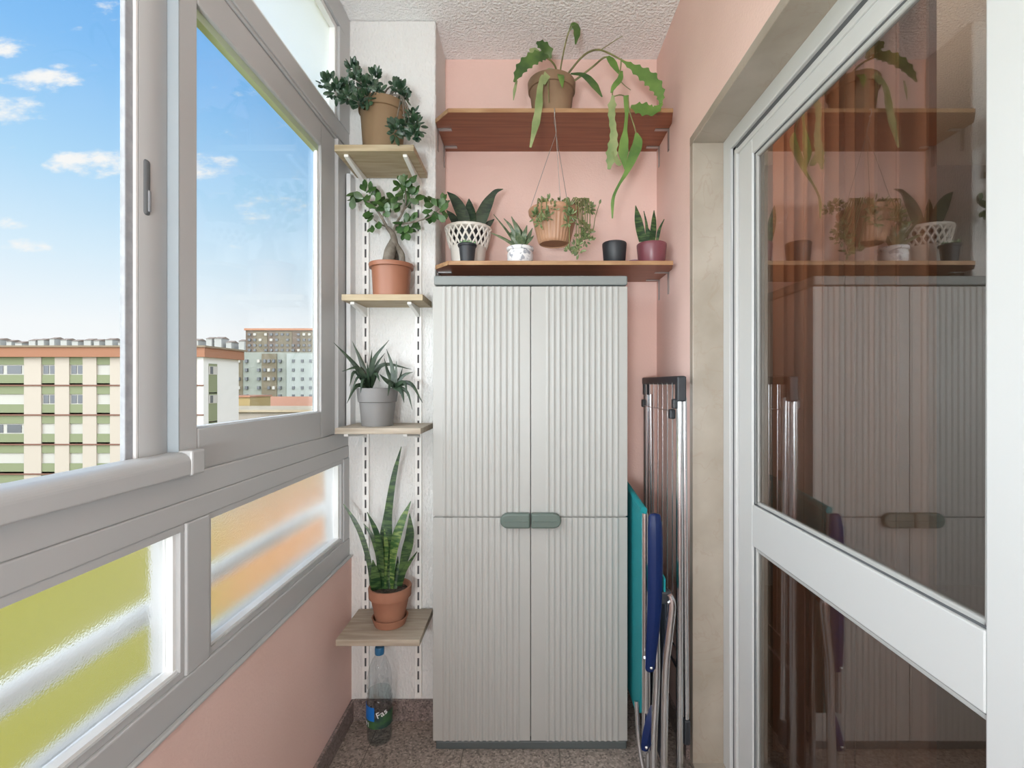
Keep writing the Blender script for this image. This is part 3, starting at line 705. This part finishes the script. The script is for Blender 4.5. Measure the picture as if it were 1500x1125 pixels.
# 8 aloe in white patterned pot
c = Vector(((762-CX)*1.838/K, 1.838, ZS2))
t = thing('potted_aloe', 'small speckled aloe with thin leaves in a white patterned pot on the lower brown shelf', 'potted plant', c)
MB().lathe([(.038, 0), (.038, 0), (.048, .012), (.049, .035), (.046, .044), (.0445, .047), (.050, .050), (.051, .060), (.048, .062), (.042, .062), (.040, .050)], c, 48).build('pot', WPOT, t, smooth=True)
MB().lathe([(.041, .048), (.041, .052), (.002, .055)], c, 24).build('soil', SOIL, t, smooth=True)
fo = MB(); k = 1.83/K
for pts, w in (([(757, 360), (742, 338), (723, 314)], [7, 5, 3, 1]), ([(758, 360), (750, 335), (738, 320)], [7, 6, 4, 1]), ([(760, 360), (758, 338), (749, 317)], [9, 9, 6, 1]), ([(762, 360), (764, 345), (756, 326)], [9, 9, 6, 1]),
        ([(764, 360), (768, 345), (772, 330)], [9, 9, 6, 1]), ([(766, 360), (774, 348), (780, 334)], [9, 8, 5, 1]), ([(757, 362), (738, 350), (719, 341)], [7, 5, 4, 1]), ([(768, 360), (776, 352), (782, 345)], [8, 8, 5, 1]),
        ([(755, 360), (752, 348), (748, 340)], [9, 9, 6, 1]), ([(760, 362), (762, 352), (763, 336)], [9, 9, 6, 1])):
    d0 = random.uniform(1.80, 1.86); fo.blade([P(pts[0][0], pts[0][1], 1.835)]+[P(x, y, d0) for x, y in pts[1:]], [q*k for q in w], (random.uniform(-.4, .4), -1, .3), .006, n=10, fold=.25)
fo.build('foliage', ZEBRA, t, smooth=True)

# 9 hanging basket
c = Vector(((812-CX)*1.79/K, 1.79, 1.793))
c.y = 1.80
t = thing('hanging_basket', 'ribbed terracotta coloured basket of trailing succulents hung on wires from the upper brown shelf', 'hanging basket', c)
MB().lathe([(.002, .004), (.050, .004), (.052, 0), (.056, .002), (.060, .012), (.078, .085), (.081, .098), (.076, .100), (.055, .02)], c, 192, 32, .011).build('basket', BASKET, t, smooth=True)
MB().lathe([(.080, .094), (.080, .094), (.083, .099), (.093, .108), (.096, .121), (.094, .125), (.090, .122), (.084, .108), (.076, .100)], c, 64).build('rim', BASKET, t, smooth=True)
MB().lathe([(.077, .094), (.077, .104), (.002, .112)], c, 24).build('soil', SOIL, t, smooth=True)
hk = MB(); H = Vector((c.x, 1.780, 2.268))
hk.tube([H+Vector((0, .005, .012)), H+Vector((0, -.004, .012)), H+Vector((0, -.008, -.002)), H+Vector((0, -.004, -.014)), H+Vector((0, .004, -.010))], .002, 6, 14)
hk.build('hook', STEEL, t, smooth=True)
Kn = c+Vector((.006, -.012, .405))
for (a, nm) in ((3.35, 0), (5.2, 0), (1.2, 0)):
    e = c+Vector((.093*math.cos(a), .093*math.sin(a), .118))
    pts = [H+Vector((0, -.003, -.012)), H.lerp(Kn, .5)+Vector((.003*math.sin(a*9), .003*math.cos(a*9), 0)), Kn, Kn.lerp(e, .3), Kn.lerp(e, .65), e]
    MB().tube(pts, .0010, 6, 24).build('wire', WIRE, t, smooth=True)
fo, stm = MB(), MB()
for (px, py, rp, d, n) in ((793, 308, 9, 1.74, 16), (786, 317, 9, 1.73, 16), (800, 318, 10, 1.70, 18), (808, 305, 8, 1.72, 12), (796, 298, 6, 1.76, 8), (792, 326, 7, 1.70, 10), (804, 295, 5, 1.78, 7),
        (833, 303, 7, 1.72, 12), (836, 315, 7, 1.70, 12), (831, 326, 6, 1.695, 9), (858, 300, 8, 1.80, 16), (864, 306, 7, 1.81, 13), (852, 302, 5, 1.79, 6), (853, 330, 7, 1.78, 12), (860, 339, 7, 1.78, 14), (851, 345, 7, 1.77, 12), (857, 352, 7, 1.77, 12),
        (844, 361, 7, 1.77, 12), (848, 368, 6, 1.77, 10), (834, 367, 6, 1.77, 8), (864, 350, 5, 1.78, 7), (820, 294, 5, 1.79, 6)):
    q = P(px, py, d); cluster(fo, q, rp*1.1*d/K, int(n*1.5), .018, .0085, .003)
    a0 = c+Vector(((q.x-c.x)*.55, (q.y-c.y)*.55, .108))
    top_ = c+Vector(((q.x-c.x)*.9, -.085, .138)) if q.z < c.z+.11 else (a0+q)/2+Vector((0, 0, .012))
    stm.tube([a0, top_, q], [.0025, .0018], 6, 9)
stm.tube([c+Vector((.06, -.02, .11)), P(858, 330, 1.73), P(868, 338, 1.73), P(872, 318, 1.73), P(879, 296, 1.73)], [.0022, .0012], 6, 16)
fo.leaf(P(878, 299, 1.73), (.3, 0, 1), .018, .009, (0, -1, 0))
fo.build('foliage', TRAIL, t, smooth=True); stm.build('stem', STEMB, t, smooth=True)

# 10 black pot
c = Vector(((900-CX)*1.84/K, 1.84, ZS2))
tag(MB().lathe([(.036, 0), (.036, 0), (.040, .004), (.0455, .070), (.0455, .077), (.043, .080), (.040, .077), (.035, .01), (.002, .008)], c, 48).build('flower_pot', BLACKP, loc=c, smooth=True),
    'empty black round pot standing alone on the lower brown shelf', 'flower pot')
# 11 plum pot
c = Vector(((954.5-CX)*1.862/K, 1.862, ZS2))
t = thing('potted_snake_plant', 'short upright snake plant in a plum pot at the right end of the lower shelf', 'potted plant', c)
MB().lathe([(.046, 0), (.046, 0), (.049, .004), (.0555, .070), (.056, .079), (.054, .082), (.050, .080), (.048, .066)], c, 48).build('pot', PURPLE, t, smooth=True)
MB().lathe([(.0485, .064), (.0485, .068), (.002, .071)], c, 24).build('soil', SOIL, t, smooth=True)
fo = MB(); k = 1.86/K
for pts, w in (([(941, 354), (936, 330), (931, 301)], [11, 13, 11, 1]), ([(948, 354), (947, 330), (943, 309)], [4, 5, 3, 1]), ([(955, 354), (957, 328), (958, 308)], [9, 10, 7, 1]), ([(952, 354), (950, 342), (949, 334)], [9, 9, 6, 1]), ([(962, 354), (966, 336), (973, 321)], [4, 5, 3, 1]), ([(944, 354), (940, 342), (937, 332)], [8, 8, 5, 1])):
    d0 = random.uniform(1.84, 1.88); fo.blade([P(x, y, d0) for x, y in pts], [q*k for q in w], (random.uniform(-.4, .4), -1, .1), .006, n=12, fold=.3)
fo.build('foliage', SNAKE, t, smooth=True)
c = Vector((.416, 1.935, ZS2))
tag(MB().lathe([(.020, 0), (.020, 0), (.023, .030), (.023, .036), (.020, .036), (.018, .01), (.002, .008)], c, 32).build('flower_pot', MAUVE, loc=c, smooth=True), 'tiny violet pot peeping out behind the plum pot', 'flower pot')

# 12 leaf cactus on the upper shelf
c = Vector(((808-CX)*1.885/K, 1.885, ZS1))
t = thing('potted_leaf_cactus', 'sprawling leaf cactus with long scalloped stems in a clay pot on the upper brown shelf', 'potted plant', c)
pot(t, c, .070, .090, .150, SANDPOT2, lh=.036, soil=.02)
g1, g2, g3 = EPI, EPI_PALE, EPI_DARK
k = 1.75/K
def eb(mb, pts, w, face=None, ser=0, sera=.3, n=26):
    if ser: n = max(n, ser*6)
    MB().blade([P(*q) for q in pts], [q*k for q in w], face or (random.uniform(-.25, .25), -1, random.uniform(-.1, .3)), .0035, n=n, ser=ser, sera=sera, fold=.12).build('flat_stem', mb, t, smooth=True)
def es(pts, r0, r1): MB().tube([P(*q) for q in pts], [r0, r1], 7, 24).build('woody_stem', STEMB, t, smooth=True)
es([(816, 112, 1.87), (814, 99, 1.84), (808, 90, 1.82), (800, 84, 1.80)], .004, .003)
eb(g3, [(803, 82, 1.80), (786, 84, 1.78), (766, 98, 1.765), (753, 120, 1.75)], [5, 22, 26, 24, 18, 3], ser=7, sera=.34)
eb(g3, [(806, 86, 1.82), (801, 74, 1.81), (793, 66, 1.80), (786, 62, 1.80)], [6, 20, 22, 17, 4], ser=4, sera=.32)
eb(g2, [(792, 84, 1.83), (783, 76, 1.84), (776, 72, 1.85)], [4, 12, 12, 3])
es([(820, 112, 1.88), (822, 95, 1.87), (828, 65, 1.85), (833, 47, 1.84), (838, 38, 1.83)], .0034, .0022)
eb(g3, [(834, 44, 1.84), (841, 37, 1.83), (845, 45, 1.82), (843, 65, 1.82)], [3, 10, 13, 12, 2], ser=5, sera=.15)
es([(828, 114, 1.87), (836, 103, 1.86), (850, 86, 1.83), (863, 76, 1.81), (878, 73, 1.79), (896, 80, 1.77), (914, 90, 1.755)], .0042, .0028)
eb(g1, [(910, 88, 1.757), (932, 102, 1.745), (953, 117, 1.74), (966, 136, 1.735), (968, 152, 1.735)], [3, 12, 22, 26, 22, 14, 6], ser=8, sera=.38)
eb(g1, [(970, 152, 1.735), (958, 162, 1.735), (940, 160, 1.74), (924, 156, 1.745)], [4, 14, 22, 27, 22, 5], ser=5, sera=.34)
es([(880, 73, 1.79), (888, 68, 1.785), (900, 60, 1.78), (912, 53, 1.775)], .0016, .0012)
es([(832, 122, 1.86), (843, 117, 1.85), (868, 98, 1.82), (882, 86, 1.79), (890, 83, 1.78)], .004, .003)
eb(g1, [(890, 83, 1.78), (896, 90, 1.775), (901, 98, 1.77), (907, 108, 1.765)], [5, 10, 11, 8, 3])
es([(910, 86, 1.76), (909, 100, 1.76), (905, 116, 1.76), (898, 132, 1.76), (898, 141, 1.76), (908, 139, 1.76), (920, 142, 1.76)], .0026, .002)
eb(g1, [(911, 104, 1.757), (908, 116, 1.755), (900, 126, 1.755), (895, 136, 1.755)], [3, 8, 9, 7, 2])
es([(908, 118, 1.757), (916, 126, 1.757), (924, 132, 1.757)], .0018, .0012)
eb(g2, [(898, 140, 1.758), (896, 168, 1.755), (899, 198, 1.75), (896, 225, 1.75), (892, 248, 1.75)], [4, 14, 12, 11, 13, 17, 19, 14, 5], ser=8, sera=.28)
eb(g2, [(898, 222, 1.748), (905, 238, 1.748), (910, 242, 1.748)], [6, 9, 4])
eb(g1, [(917, 140, 1.758), (918, 165, 1.757), (915, 200, 1.755), (913, 225, 1.753), (916, 248, 1.75)], [8, 9, 5, 6, 14, 16, 10, 3], ser=4, sera=.1)
es([(920, 142, 1.757), (922, 162, 1.755), (929, 185, 1.753), (934, 204, 1.752)], .0026, .0024)
eb(g1, [(932, 195, 1.752), (934, 210, 1.75), (927, 230, 1.748), (918, 252, 1.746), (906, 272, 1.744), (898, 292, 1.742), (897, 320, 1.742)], [4, 13, 16, 13, 7, 4, 4, 5, 2])
eb(g3, [(836, 108, 1.86), (854, 110, 1.83), (868, 122, 1.80), (882, 142, 1.78)], [3, 6, 11, 11, 2])
eb(g2, [(806, 108, 1.83), (796, 112, 1.80), (791, 130, 1.775), (788, 165, 1.765), (777, 216, 1.76)], [4, 8, 8, 9, 12, 12, 3], ser=6, sera=.12)
eb(g2, [(816, 104, 1.82), (803, 108, 1.80), (797, 124, 1.78)], [6, 14, 10, 3])
eb(g1, [(820, 106, 1.82), (822, 114, 1.785), (824, 129, 1.775)], [6, 11, 8, 1])
eb(g2, [(757, 118, 1.80), (754, 132, 1.80), (752, 147, 1.80)], [3, 5, 1])
es([(805, 112, 1.82), (803, 120, 1.785), (804, 150, 1.775)], .0028, .0016)

# ------------------------------------------------------------------ folded drying rack along the right wall
t = thing('drying_rack', 'folded chrome drying rack with black top bar standing along the right wall', 'drying rack', (.5, 1.8, 0))
ya, yb = 1.575, 2.045
for yy, xx in ((ya, .486), (yb, .490)):
    MB().tube([(xx, yy, .0), (xx, yy, 1.262)], .0115, 14).build('leg', CHROME, t, smooth=True)
for yy, xx in ((ya+.012, .512), (yb-.01, .515)):
    l_ = MB().tube([(xx, yy, .19), (xx-.008, yy, 1.235)], .0085, 12).build('inner_leg', CHROME, t, smooth=True)
    MB().box(xx-.011, xx+.011, yy-.012, yy+.012, .11, .192).build('rubber_foot', BLACKP, l_, bevel=.006)
MB().tube([(.486, ya, .35), (.49, yb, .35)], .006, 8).build('lower_bar', CHROME, t, smooth=True)
tb = MB().box(.476, .502, ya-.013, yb+.015, 1.277, 1.305).box(.474, .504, ya-.014, ya+.014, 1.222, 1.304).box(.478, .502, yb-.012, yb+.014, 1.232, 1.304)
tb.build('top_bar', BLACKP, t, bevel=.005, seg=3)
for i in range(7):
    yy = ya+.05+i*(yb-ya-.10)/6
    MB().tube([(.478, yy, .42), (.478, yy, 1.285)], .0023, 6).build('rod', CHROME, t, smooth=True)
MB().tube([(.478, ya+.03, .42), (.478, yb-.03, .42)], .003, 6).build('rod_bar', CHROME, t, smooth=True)
MB().tube([(.470, ya+.03, 1.19), (.470, yb-.03, 1.19)], .0022, 6).build('cross_wire', CHROME, t, smooth=True)
for yy, zz in ((ya+.04, 1.18), (yb-.04, 1.20), (ya+.005, 1.215)):
    MB().box(.463, .482, yy-.012, yy+.012, zz-.016, zz+.016).build('clip', BLACKP, t, bevel=.004)

# ------------------------------------------------------------------ folded garden chair
t = thing('folding_garden_chair', 'folded garden chair with teal fabric and navy armrests between cabinet and drying rack', 'folding chair', (.39, 1.65, 0))
fb = MB(); n = 12
for i in range(n): pass
fb.prism_x([(1.575, .855), (1.575, .33), (1.60, .20), (1.66, .16), (1.93, .16), (1.95, .88), (1.94, .895), (1.60, .868)], .362, .372)
fb.build('fabric', TEAL, t, bevel=.004)
MB().tube([(.370, 1.572, .872), (.370, 1.955, .905)], .011, 12).build('top_tube', TEAL, t, smooth=True)
MB().tube([(.372, 1.565, .10), (.372, 1.565, .865)], .010, 12).build('back_tube', CHROME, t, smooth=True)
MB().box(.352, .374, 1.87, 1.90, .90, .945).build('end_cap', BLACKP, t, bevel=.004)
ar = MB().blade([(.389, 1.512, .880), (.389, 1.505, .80), (.388, 1.505, .62), (.381, 1.510, .48), (.375, 1.52, .380)], [.052, .068, .070, .068, .060, .050, .042], (-.05, -1, 0), .040, n=20)
a_ = ar.build('armrest', NAVY, t, smooth=True); b = a_.modifiers.new('round', 'SUBSURF'); b.levels = 2; b.render_levels = 2
MB().ball((.376, 1.502, .405), .005).build('rivet', CHROME, a_, smooth=True)
ar = MB().blade([(.392, 1.545, .26), (.382, 1.535, .22), (.368, 1.53, .16), (.362, 1.53, .13)], [.016, .03, .034, .03, .02], (0, -1, 0), .022, n=12)
a_ = ar.build('armrest', NAVY, t, smooth=True)
MB().ball((.364, 1.516, .15), .005).build('rivet', CHROME, a_, smooth=True)
MB().tube([(.430, 1.49, .635), (.4365, 1.49, .60), (.426, 1.49, .50), (.416, 1.49, .38), (.412, 1.495, .0)], [.008, .0125, .0125, .0115, .0105], 12, 24).build('front_leg', CHROME, t, smooth=True)
MB().tube([(.398, 1.53, .55), (.400, 1.53, .36), (.390, 1.525, .18), (.386, 1.52, .0)], .0115, 12, 20).build('rear_leg', CHROME, t, smooth=True)
MB().tube([(.366, 1.532, .42), (.366, 1.532, .25)], .009, 10).build('strut', CHROME, t, smooth=True)
MB().tube([(.352, 1.60, .24), (.356, 1.585, .12), (.366, 1.57, .045)], .007, 10, 10).build('cross_strut', CHROME, t, smooth=True)
MB().prism_x([(1.50, .68), (1.505, .60), (1.62, .60), (1.62, .70)], .415, .420).build('seat_fabric', TEAL, t)
MB().ball((.424, 1.484, .615), .0055).build('rivet', CHROME, t, smooth=True)
MB().box(.405, .440, 1.50, 1.53, .60, .64).build('hinge', BLACKP, t, bevel=.006)
for i, (xx, yy) in enumerate(((.396, 1.62), (.412, 1.72), (.428, 1.80))):
    MB().tube([(xx, yy, .0), (xx, yy, .72)], .010, 10).build('back_leg', CHROME, t, smooth=True)
MB().prism_x([(1.58, .02), (1.58, .62), (1.95, .62), (1.95, .02)], .440, .446).build('back_fabric', mat('charcoal_mesh_fabric', (.03, .035, .05), .8), t)

# ------------------------------------------------------------------ outside
GZ = -12.0
struct(MB().box(-420, 120, -60, 520, GZ-1, GZ).build('ground', GRASS, loc=(0, 0, GZ)), 'yellow green meadow far below')
tr = MB().prism([(-15.8, 24.5), (-5, 24.5), (-20.0, 78), (-38, 74), (-25.7, 40)], GZ, GZ+.12)
tag(tr.build('clay_track', CLAY, loc=(-20, 50, GZ)), 'orange clay track seen blurred through the frosted pane', 'track')
def window_proto(w, h, face, depth=.25):
    # an opening with frame, pane divided by a mullion; lies in the facade plane
    m = MB(); 
    return m
def facade_window(par, x0, x1, z0, z1, y, style):
    f = MB().box(x0, x1, y-.12, y+.05, z0, z1).build('window', B_BLIND if style != 'dark' else B_WIN, par)
    if style == 'mixed':
        wd = (x1-x0)
        MB().box(x0+wd*.08, x0+wd*.45, y-.16, y-.10, z0+.1, z1-.1).box(x0+wd*.55, x1-wd*.1, y-.16, y-.10, z0+.1, z1-.1).build('pane', B_WIN, f)
    return f
# green and cream block
bA = thing('apartment_block', 'cream apartment block with green window bands and orange fascia, left', 'building', (-45, 50, GZ))
FY, FXR = 46.0, -30.7; u = FY/K
def fx(px): return (px-CX)*u
def fz(py): return EYE-(py-CY)*u
zt = fz(523)
MB().box(-75, FXR-.6, FY+.30, FY+5.6, GZ, zt).build('wall', B_CREAM, bA)
MB().box(FXR-.6, FXR, FY+.02, FY+5.6, GZ, zt).build('end_wall', B_SUNLIT, bA)
MB().box(-75.5, FXR+.35, FY-.35, FY+6.0, zt, fz(509)).build('fascia', B_ROOF, bA)
MB().box(-75.8, FXR+.5, FY-.5, FY+6.2, fz(509), fz(506.5)).build('roof_edge', mat('dark_roof_edge', (0.148, 0.111, 0.074), .9), bA)
for a, b in ((-90, -60), (-45, -25), (35, 60), (80, 101), (121, 141), (161, 182), (202, 222), (242, 262), (282, 288.6)):
    MB().box(fx(a), fx(b), FY, FY+.3, GZ, zt).build('pilaster', B_CREAM, bA)
styles = {(0, 1): 'mixed', (0, 2): 'mixed', (1, 1): 'mixed', (1, 2): 'mixed', (0, 0): 'mixed', (2, 0): 'mixed'}
bays = [(-60, -45), (-25, 35), (60, 80), (101, 121), (141, 161), (182, 202), (222, 242), (262, 282)]
for bi, (a, b) in enumerate(bays):
    for fl_ in range(6):
        yw = 534+43.3*fl_
        gz1 = yw if fl_ else 534
        MB().box(fx(a), fx(b), FY+.08, FY+.32, fz(yw), fz(yw-(16 if fl_ else 11))).build('spandrel', B_GREEN, bA)
        MB().box(fx(a), fx(b), FY+.08, FY+.32, fz(yw+30), fz(yw+15)).build('spandrel', B_GREEN, bA)
        facade_window(bA, fx(a), fx(b), fz(yw+15), fz(yw), FY+.3, styles.get((fl_, bi-1), 'blind'))
for fl_ in range(6):
    zz = fz(564.5+43.3*fl_); MB().box(-75, FXR+.05, FY-.08, FY, zz-.065, zz+.065).build('string_course', B_RED, bA)
for fl_ in range(6):      # windows on the sunny end wall
    zc = fz(549+43.3*fl_)
    y0, y1 = 46.75, 48.0
    MB().box(FXR-.05, FXR+.04, y0, y1, zc-1.8, zc+1.1).build('spandrel', B_GREEN, bA)
    f = MB().box(FXR-.02, FXR+.07, y0, y1, zc+.05, zc+.85).build('window', B_BLIND, bA)
    MB().box(FXR+.05, FXR+.09, y0+.15, y0+.55, zc+.1, zc+.8).build('pane', B_WIN, f)
# grey block behind
def far_block(name, label, d, px0, px1, pt, pb, wallm, cols, rows, recess=(), winw=6, winh=5, roofm=None, dep=14):
    q = d/K; X = lambda px: (px-CX)*q; Z = lambda py: EYE-(py-CY)*q
    t_ = thing(name, label, 'building', ((X(px0)+X(px1))/2, d+dep/2, GZ))
    MB().box(X(px0), X(px1), d, d+dep, GZ, Z(pt)).build('wall', wallm, t_)
    for (a, b, m, st) in recess: MB().box(X(a), X(b), d-st, d, GZ, Z(pt+2)).build('bay', m, t_)
    if roofm: MB().box(X(px0)-.5, X(px1)+.5, d-.6, d+dep, Z(pt), Z(pt)+1.0).build('roof', roofm, t_)
    for c_ in cols:
        for r_ in rows:
            if random.random() < .1: continue
            MB().box(X(c_-winw/2), X(c_+winw/2), d-.75, d-.02, Z(r_+winh/2), Z(r_-winh/2)).build('window', B_WIN if random.random() < .8 else B_BLIND, t_)
    return t_
far_block('apartment_block', 'pale grey green apartment block with ochre balcony bays, mid distance', 165, 343, 500, 516, 640, B_GREY, (351, 362, 380, 389, 395, 402, 411, 431, 444, 456, 464, 476), (529, 542, 555, 568, 580), ((384, 406, B_TAN, .3), (345, 356, B_TAN, .2), (421, 500, B_LGREY, .5)), 3.6, 4.6)
far_block('apartment_tower', 'brown apartment tower rising behind the grey green block', 240, 360, 500, 484, 560, B_BROWN, tuple(range(366, 500, 8)), (490, 498, 506, 513), ((372, 392, B_TAN, .3), (404, 428, B_TAN, .3), (440, 470, B_TAN, .3)), 3.8, 3.4, B_TILE)
hl = thing('low_hall', 'low tan hall with flat roof in front of the grey green block', 'building', (-45, 90, GZ))
MB().box(-72, -20, 84, 98, GZ, -3.6).build('wall', B_CREAM, hl); MB().box(-72.5, -19.5, 83.5, 98.5, -3.6, -3.2).build('roof', PAVE, hl)
ho = thing('tiled_house', 'house with orange tiled roof between the hall and the grey block', 'building', (-55, 122, GZ))
MB().box(-72, -44, 118, 132, GZ, -5.0).build('wall', mat('apricot_render', (0.3108, 0.185, 0.111), .9), ho)
MB().prism_x([(116.5, -5.0), (133.5, -5.0), (125, -2.0)], -73, -43).build('roof', B_TILE, ho)
oc = thing('ochre_house', 'narrow ochre house beside the end wall of the cream block', 'building', (-60, 104, GZ))
MB().box(-63, -57.2, 100, 108, GZ, -1.5).build('wall', mat('ochre_wall', (0.2664, 0.1924, 0.0814), .9), oc); MB().box(-63.3, -57, 99.7, 108.3, -1.5, -1.2).build('roof', B_TILE, oc)
# hazy hill with houses
h = MB(); n = 40; vs = []
for j, (yy, k_) in enumerate(((300, 0), (330, 1.0), (520, 1.0))):
    for i in range(n):
        x = -420+320*i/(n-1); top_ = 24+3*math.sin(i*.35)+2*math.sin(i*.9)
        vs.append((x, yy, GZ+(top_-GZ)*k_ if k_ else GZ))
fs = [(j*n+i, j*n+i+1, (j+1)*n+i+1, (j+1)*n+i) for j in range(2) for i in range(n-1)]
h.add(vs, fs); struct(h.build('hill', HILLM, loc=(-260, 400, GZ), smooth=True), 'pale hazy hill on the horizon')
random.seed(11)
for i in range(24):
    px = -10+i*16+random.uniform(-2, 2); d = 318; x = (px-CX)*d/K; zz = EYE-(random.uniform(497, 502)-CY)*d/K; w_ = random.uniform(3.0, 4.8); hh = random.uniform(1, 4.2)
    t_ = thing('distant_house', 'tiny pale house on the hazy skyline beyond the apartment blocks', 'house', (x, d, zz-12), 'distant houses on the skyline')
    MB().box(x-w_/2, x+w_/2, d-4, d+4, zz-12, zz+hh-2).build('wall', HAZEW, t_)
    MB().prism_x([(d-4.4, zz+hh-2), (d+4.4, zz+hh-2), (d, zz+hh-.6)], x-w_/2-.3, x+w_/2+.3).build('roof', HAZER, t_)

# ------------------------------------------------------------------ sky
W = bpy.data.worlds.new('sky'); SC.world = W; W.use_nodes = True
n, l = W.node_tree.nodes, W.node_tree.links
bg = n['Background']
tc = n.new('ShaderNodeTexCoord'); sp = n.new('ShaderNodeSeparateXYZ'); l.new(tc.outputs['Generated'], sp.inputs[0])
def M(op, a, b=None, c=None, clamp=False):
    x = n.new('ShaderNodeMath'); x.operation = op; x.use_clamp = clamp
    for i, q in enumerate((a, b, c)):
        if q is None: continue
        if isinstance(q, (int, float)): x.inputs[i].default_value = q
        else: l.new(q, x.inputs[i])
    return x.outputs[0]
rp = n.new('ShaderNodeValToRGB'); el = rp.color_ramp.elements
stops = [(0, (1, 1, 1)), (.09, (.96, .98, 1)), (.20, (.72, .88, 1)), (.32, (.46, .73, .98)), (.46, (.25, .55, .95)), (.62, (.12, .40, .86)), (1, (.05, .27, .72))]
while len(el) < len(stops): el.new(.5)
for e, (p_, c_) in zip(el, stops): e.position = p_; e.color = (*c_, 1)
l.new(M('MAXIMUM', sp.outputs['Z'], 0), rp.inputs['Fac'])
yy = M('MAXIMUM', sp.outputs['Y'], .05)
U, V = M('DIVIDE', sp.outputs['X'], yy), M('DIVIDE', sp.outputs['Z'], yy)
mask = None
for (px, py, rx, ry, am) in ((55, 118, 95, 22, .95), (15, 160, 70, 28, 1.05), (130, 240, 85, 28, 1.0), (290, 242, 70, 26, .95), (155, 14, 45, 22, .9), (15, 68, 50, 26, .8), (60, 362, 90, 16, .75), (410, 308, 90, 26, .7), (320, 281, 34, 9, .7), (85, 42, 40, 12, .5), (0, 328, 50, 12, .7), (90, 95, 30, 10, .5)):
    a = M('DIVIDE', M('SUBTRACT', U, (px-CX)/K), rx/K); b = M('DIVIDE', M('SUBTRACT', V, (CY-py)/K), ry/K)
    g_ = M('MULTIPLY', M('SUBTRACT', 1, M('ADD', M('MULTIPLY', a, a), M('MULTIPLY', b, b)), None, True), am)
    mask = g_ if mask is None else M('MAXIMUM', mask, g_)
cv = n.new('ShaderNodeCombineXYZ'); l.new(U, cv.inputs[0]); l.new(M('MULTIPLY', V, 2.2), cv.inputs[1])
nz = n.new('ShaderNodeTexNoise'); nz.inputs['Scale'].default_value = 11; nz.inputs['Detail'].default_value = 7; nz.inputs['Roughness'].default_value = .6; l.new(cv.outputs[0], nz.inputs['Vector'])
cl = M('SUBTRACT', M('ADD', M('MULTIPLY', mask, .62), M('MULTIPLY', nz.outputs['Fac'], 1.9)), 1.18)
sm = n.new('ShaderNodeMapRange'); sm.interpolation_type = 'SMOOTHSTEP'; sm.inputs['From Min'].default_value = 0; sm.inputs['From Max'].default_value = .50; l.new(cl, sm.inputs[0])
front = M('GREATER_THAN', sp.outputs['Y'], .06)
fac = M('MULTIPLY', sm.outputs[0], front)
mx = n.new('ShaderNodeMixRGB'); l.new(fac, mx.inputs[0]); l.new(rp.outputs[0], mx.inputs[1]); mx.inputs[2].default_value = (.98, .97, .96, 1)
# unseen sky behind the viewer made extra bright, added fill through the windows
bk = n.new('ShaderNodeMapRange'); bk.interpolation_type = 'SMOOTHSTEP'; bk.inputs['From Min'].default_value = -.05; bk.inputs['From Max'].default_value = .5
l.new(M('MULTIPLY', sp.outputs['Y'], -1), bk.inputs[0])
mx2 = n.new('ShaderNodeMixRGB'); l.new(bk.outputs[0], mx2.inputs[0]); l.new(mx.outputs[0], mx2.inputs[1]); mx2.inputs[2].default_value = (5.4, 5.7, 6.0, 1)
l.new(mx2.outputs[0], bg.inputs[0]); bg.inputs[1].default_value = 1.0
W.cycles.sampling_method = 'MANUAL'; W.cycles.sample_map_resolution = 512

def light(name, kind, loc, **kw):
    d = bpy.data.lights.new(name, kind)
    for a, v in kw.items(): setattr(d, a, v)
    o = bpy.data.objects.new(name, d); COL.objects.link(o); o.location = loc; return o
s = light('sun', 'SUN', (20, -20, 40), energy=.9, angle=.02, color=(1, .96, .88))
s.rotation_euler = Vector((-.85, .55, -.85)).to_track_quat('-Z', 'Y').to_euler()
light('balcony_fill', 'POINT', (-.12, -1.0, .95), energy=27, shadow_soft_size=.15, color=(.89, .98, 1))  # added fill with no fixture, brightens low wall and cabinet from behind the camera
up = light('ceiling_fill', 'AREA', (-.35, -.95, 1.15), energy=43, shape='DISK', size=.35, color=(.87, .97, 1))  # unseen fill added to bounce off the ceiling, no fixture
light('curtain_backlight', 'POINT', (1.30, 1.90, 2.00), energy=19, shadow_soft_size=.2, color=(1, .76, .56))  # added light hidden behind the curtain so that it glows through
up.rotation_euler = Vector((.25, .75, 1)).to_track_quat('-Z', 'Y').to_euler()

# ------------------------------------------------------------------ camera and view
cam = bpy.data.cameras.new('camera'); co = bpy.data.objects.new('camera', cam); COL.objects.link(co)
co.location = (0, 0, EYE); co.rotation_euler = (math.pi/2, 0, 0)
cam.sensor_width = 36; cam.sensor_fit = 'HORIZONTAL'; cam.lens = 36*K/1500; cam.shift_x = -(CX-750)/1500; cam.shift_y = (CY-562.5)/1500
cam.clip_start = .02; cam.clip_end = 2000
SC.camera = co
vs_ = SC.view_settings
vs_.view_transform = 'Standard'; vs_.look = 'None'; vs_.gamma = 1; vs_.exposure = 0.0; vs_.use_curve_mapping = False
SC.cycles.max_bounces = 14; SC.cycles.diffuse_bounces = 6; SC.cycles.transmission_bounces = 10; SC.cycles.transparent_max_bounces = 24
SC.cycles.use_denoising = True
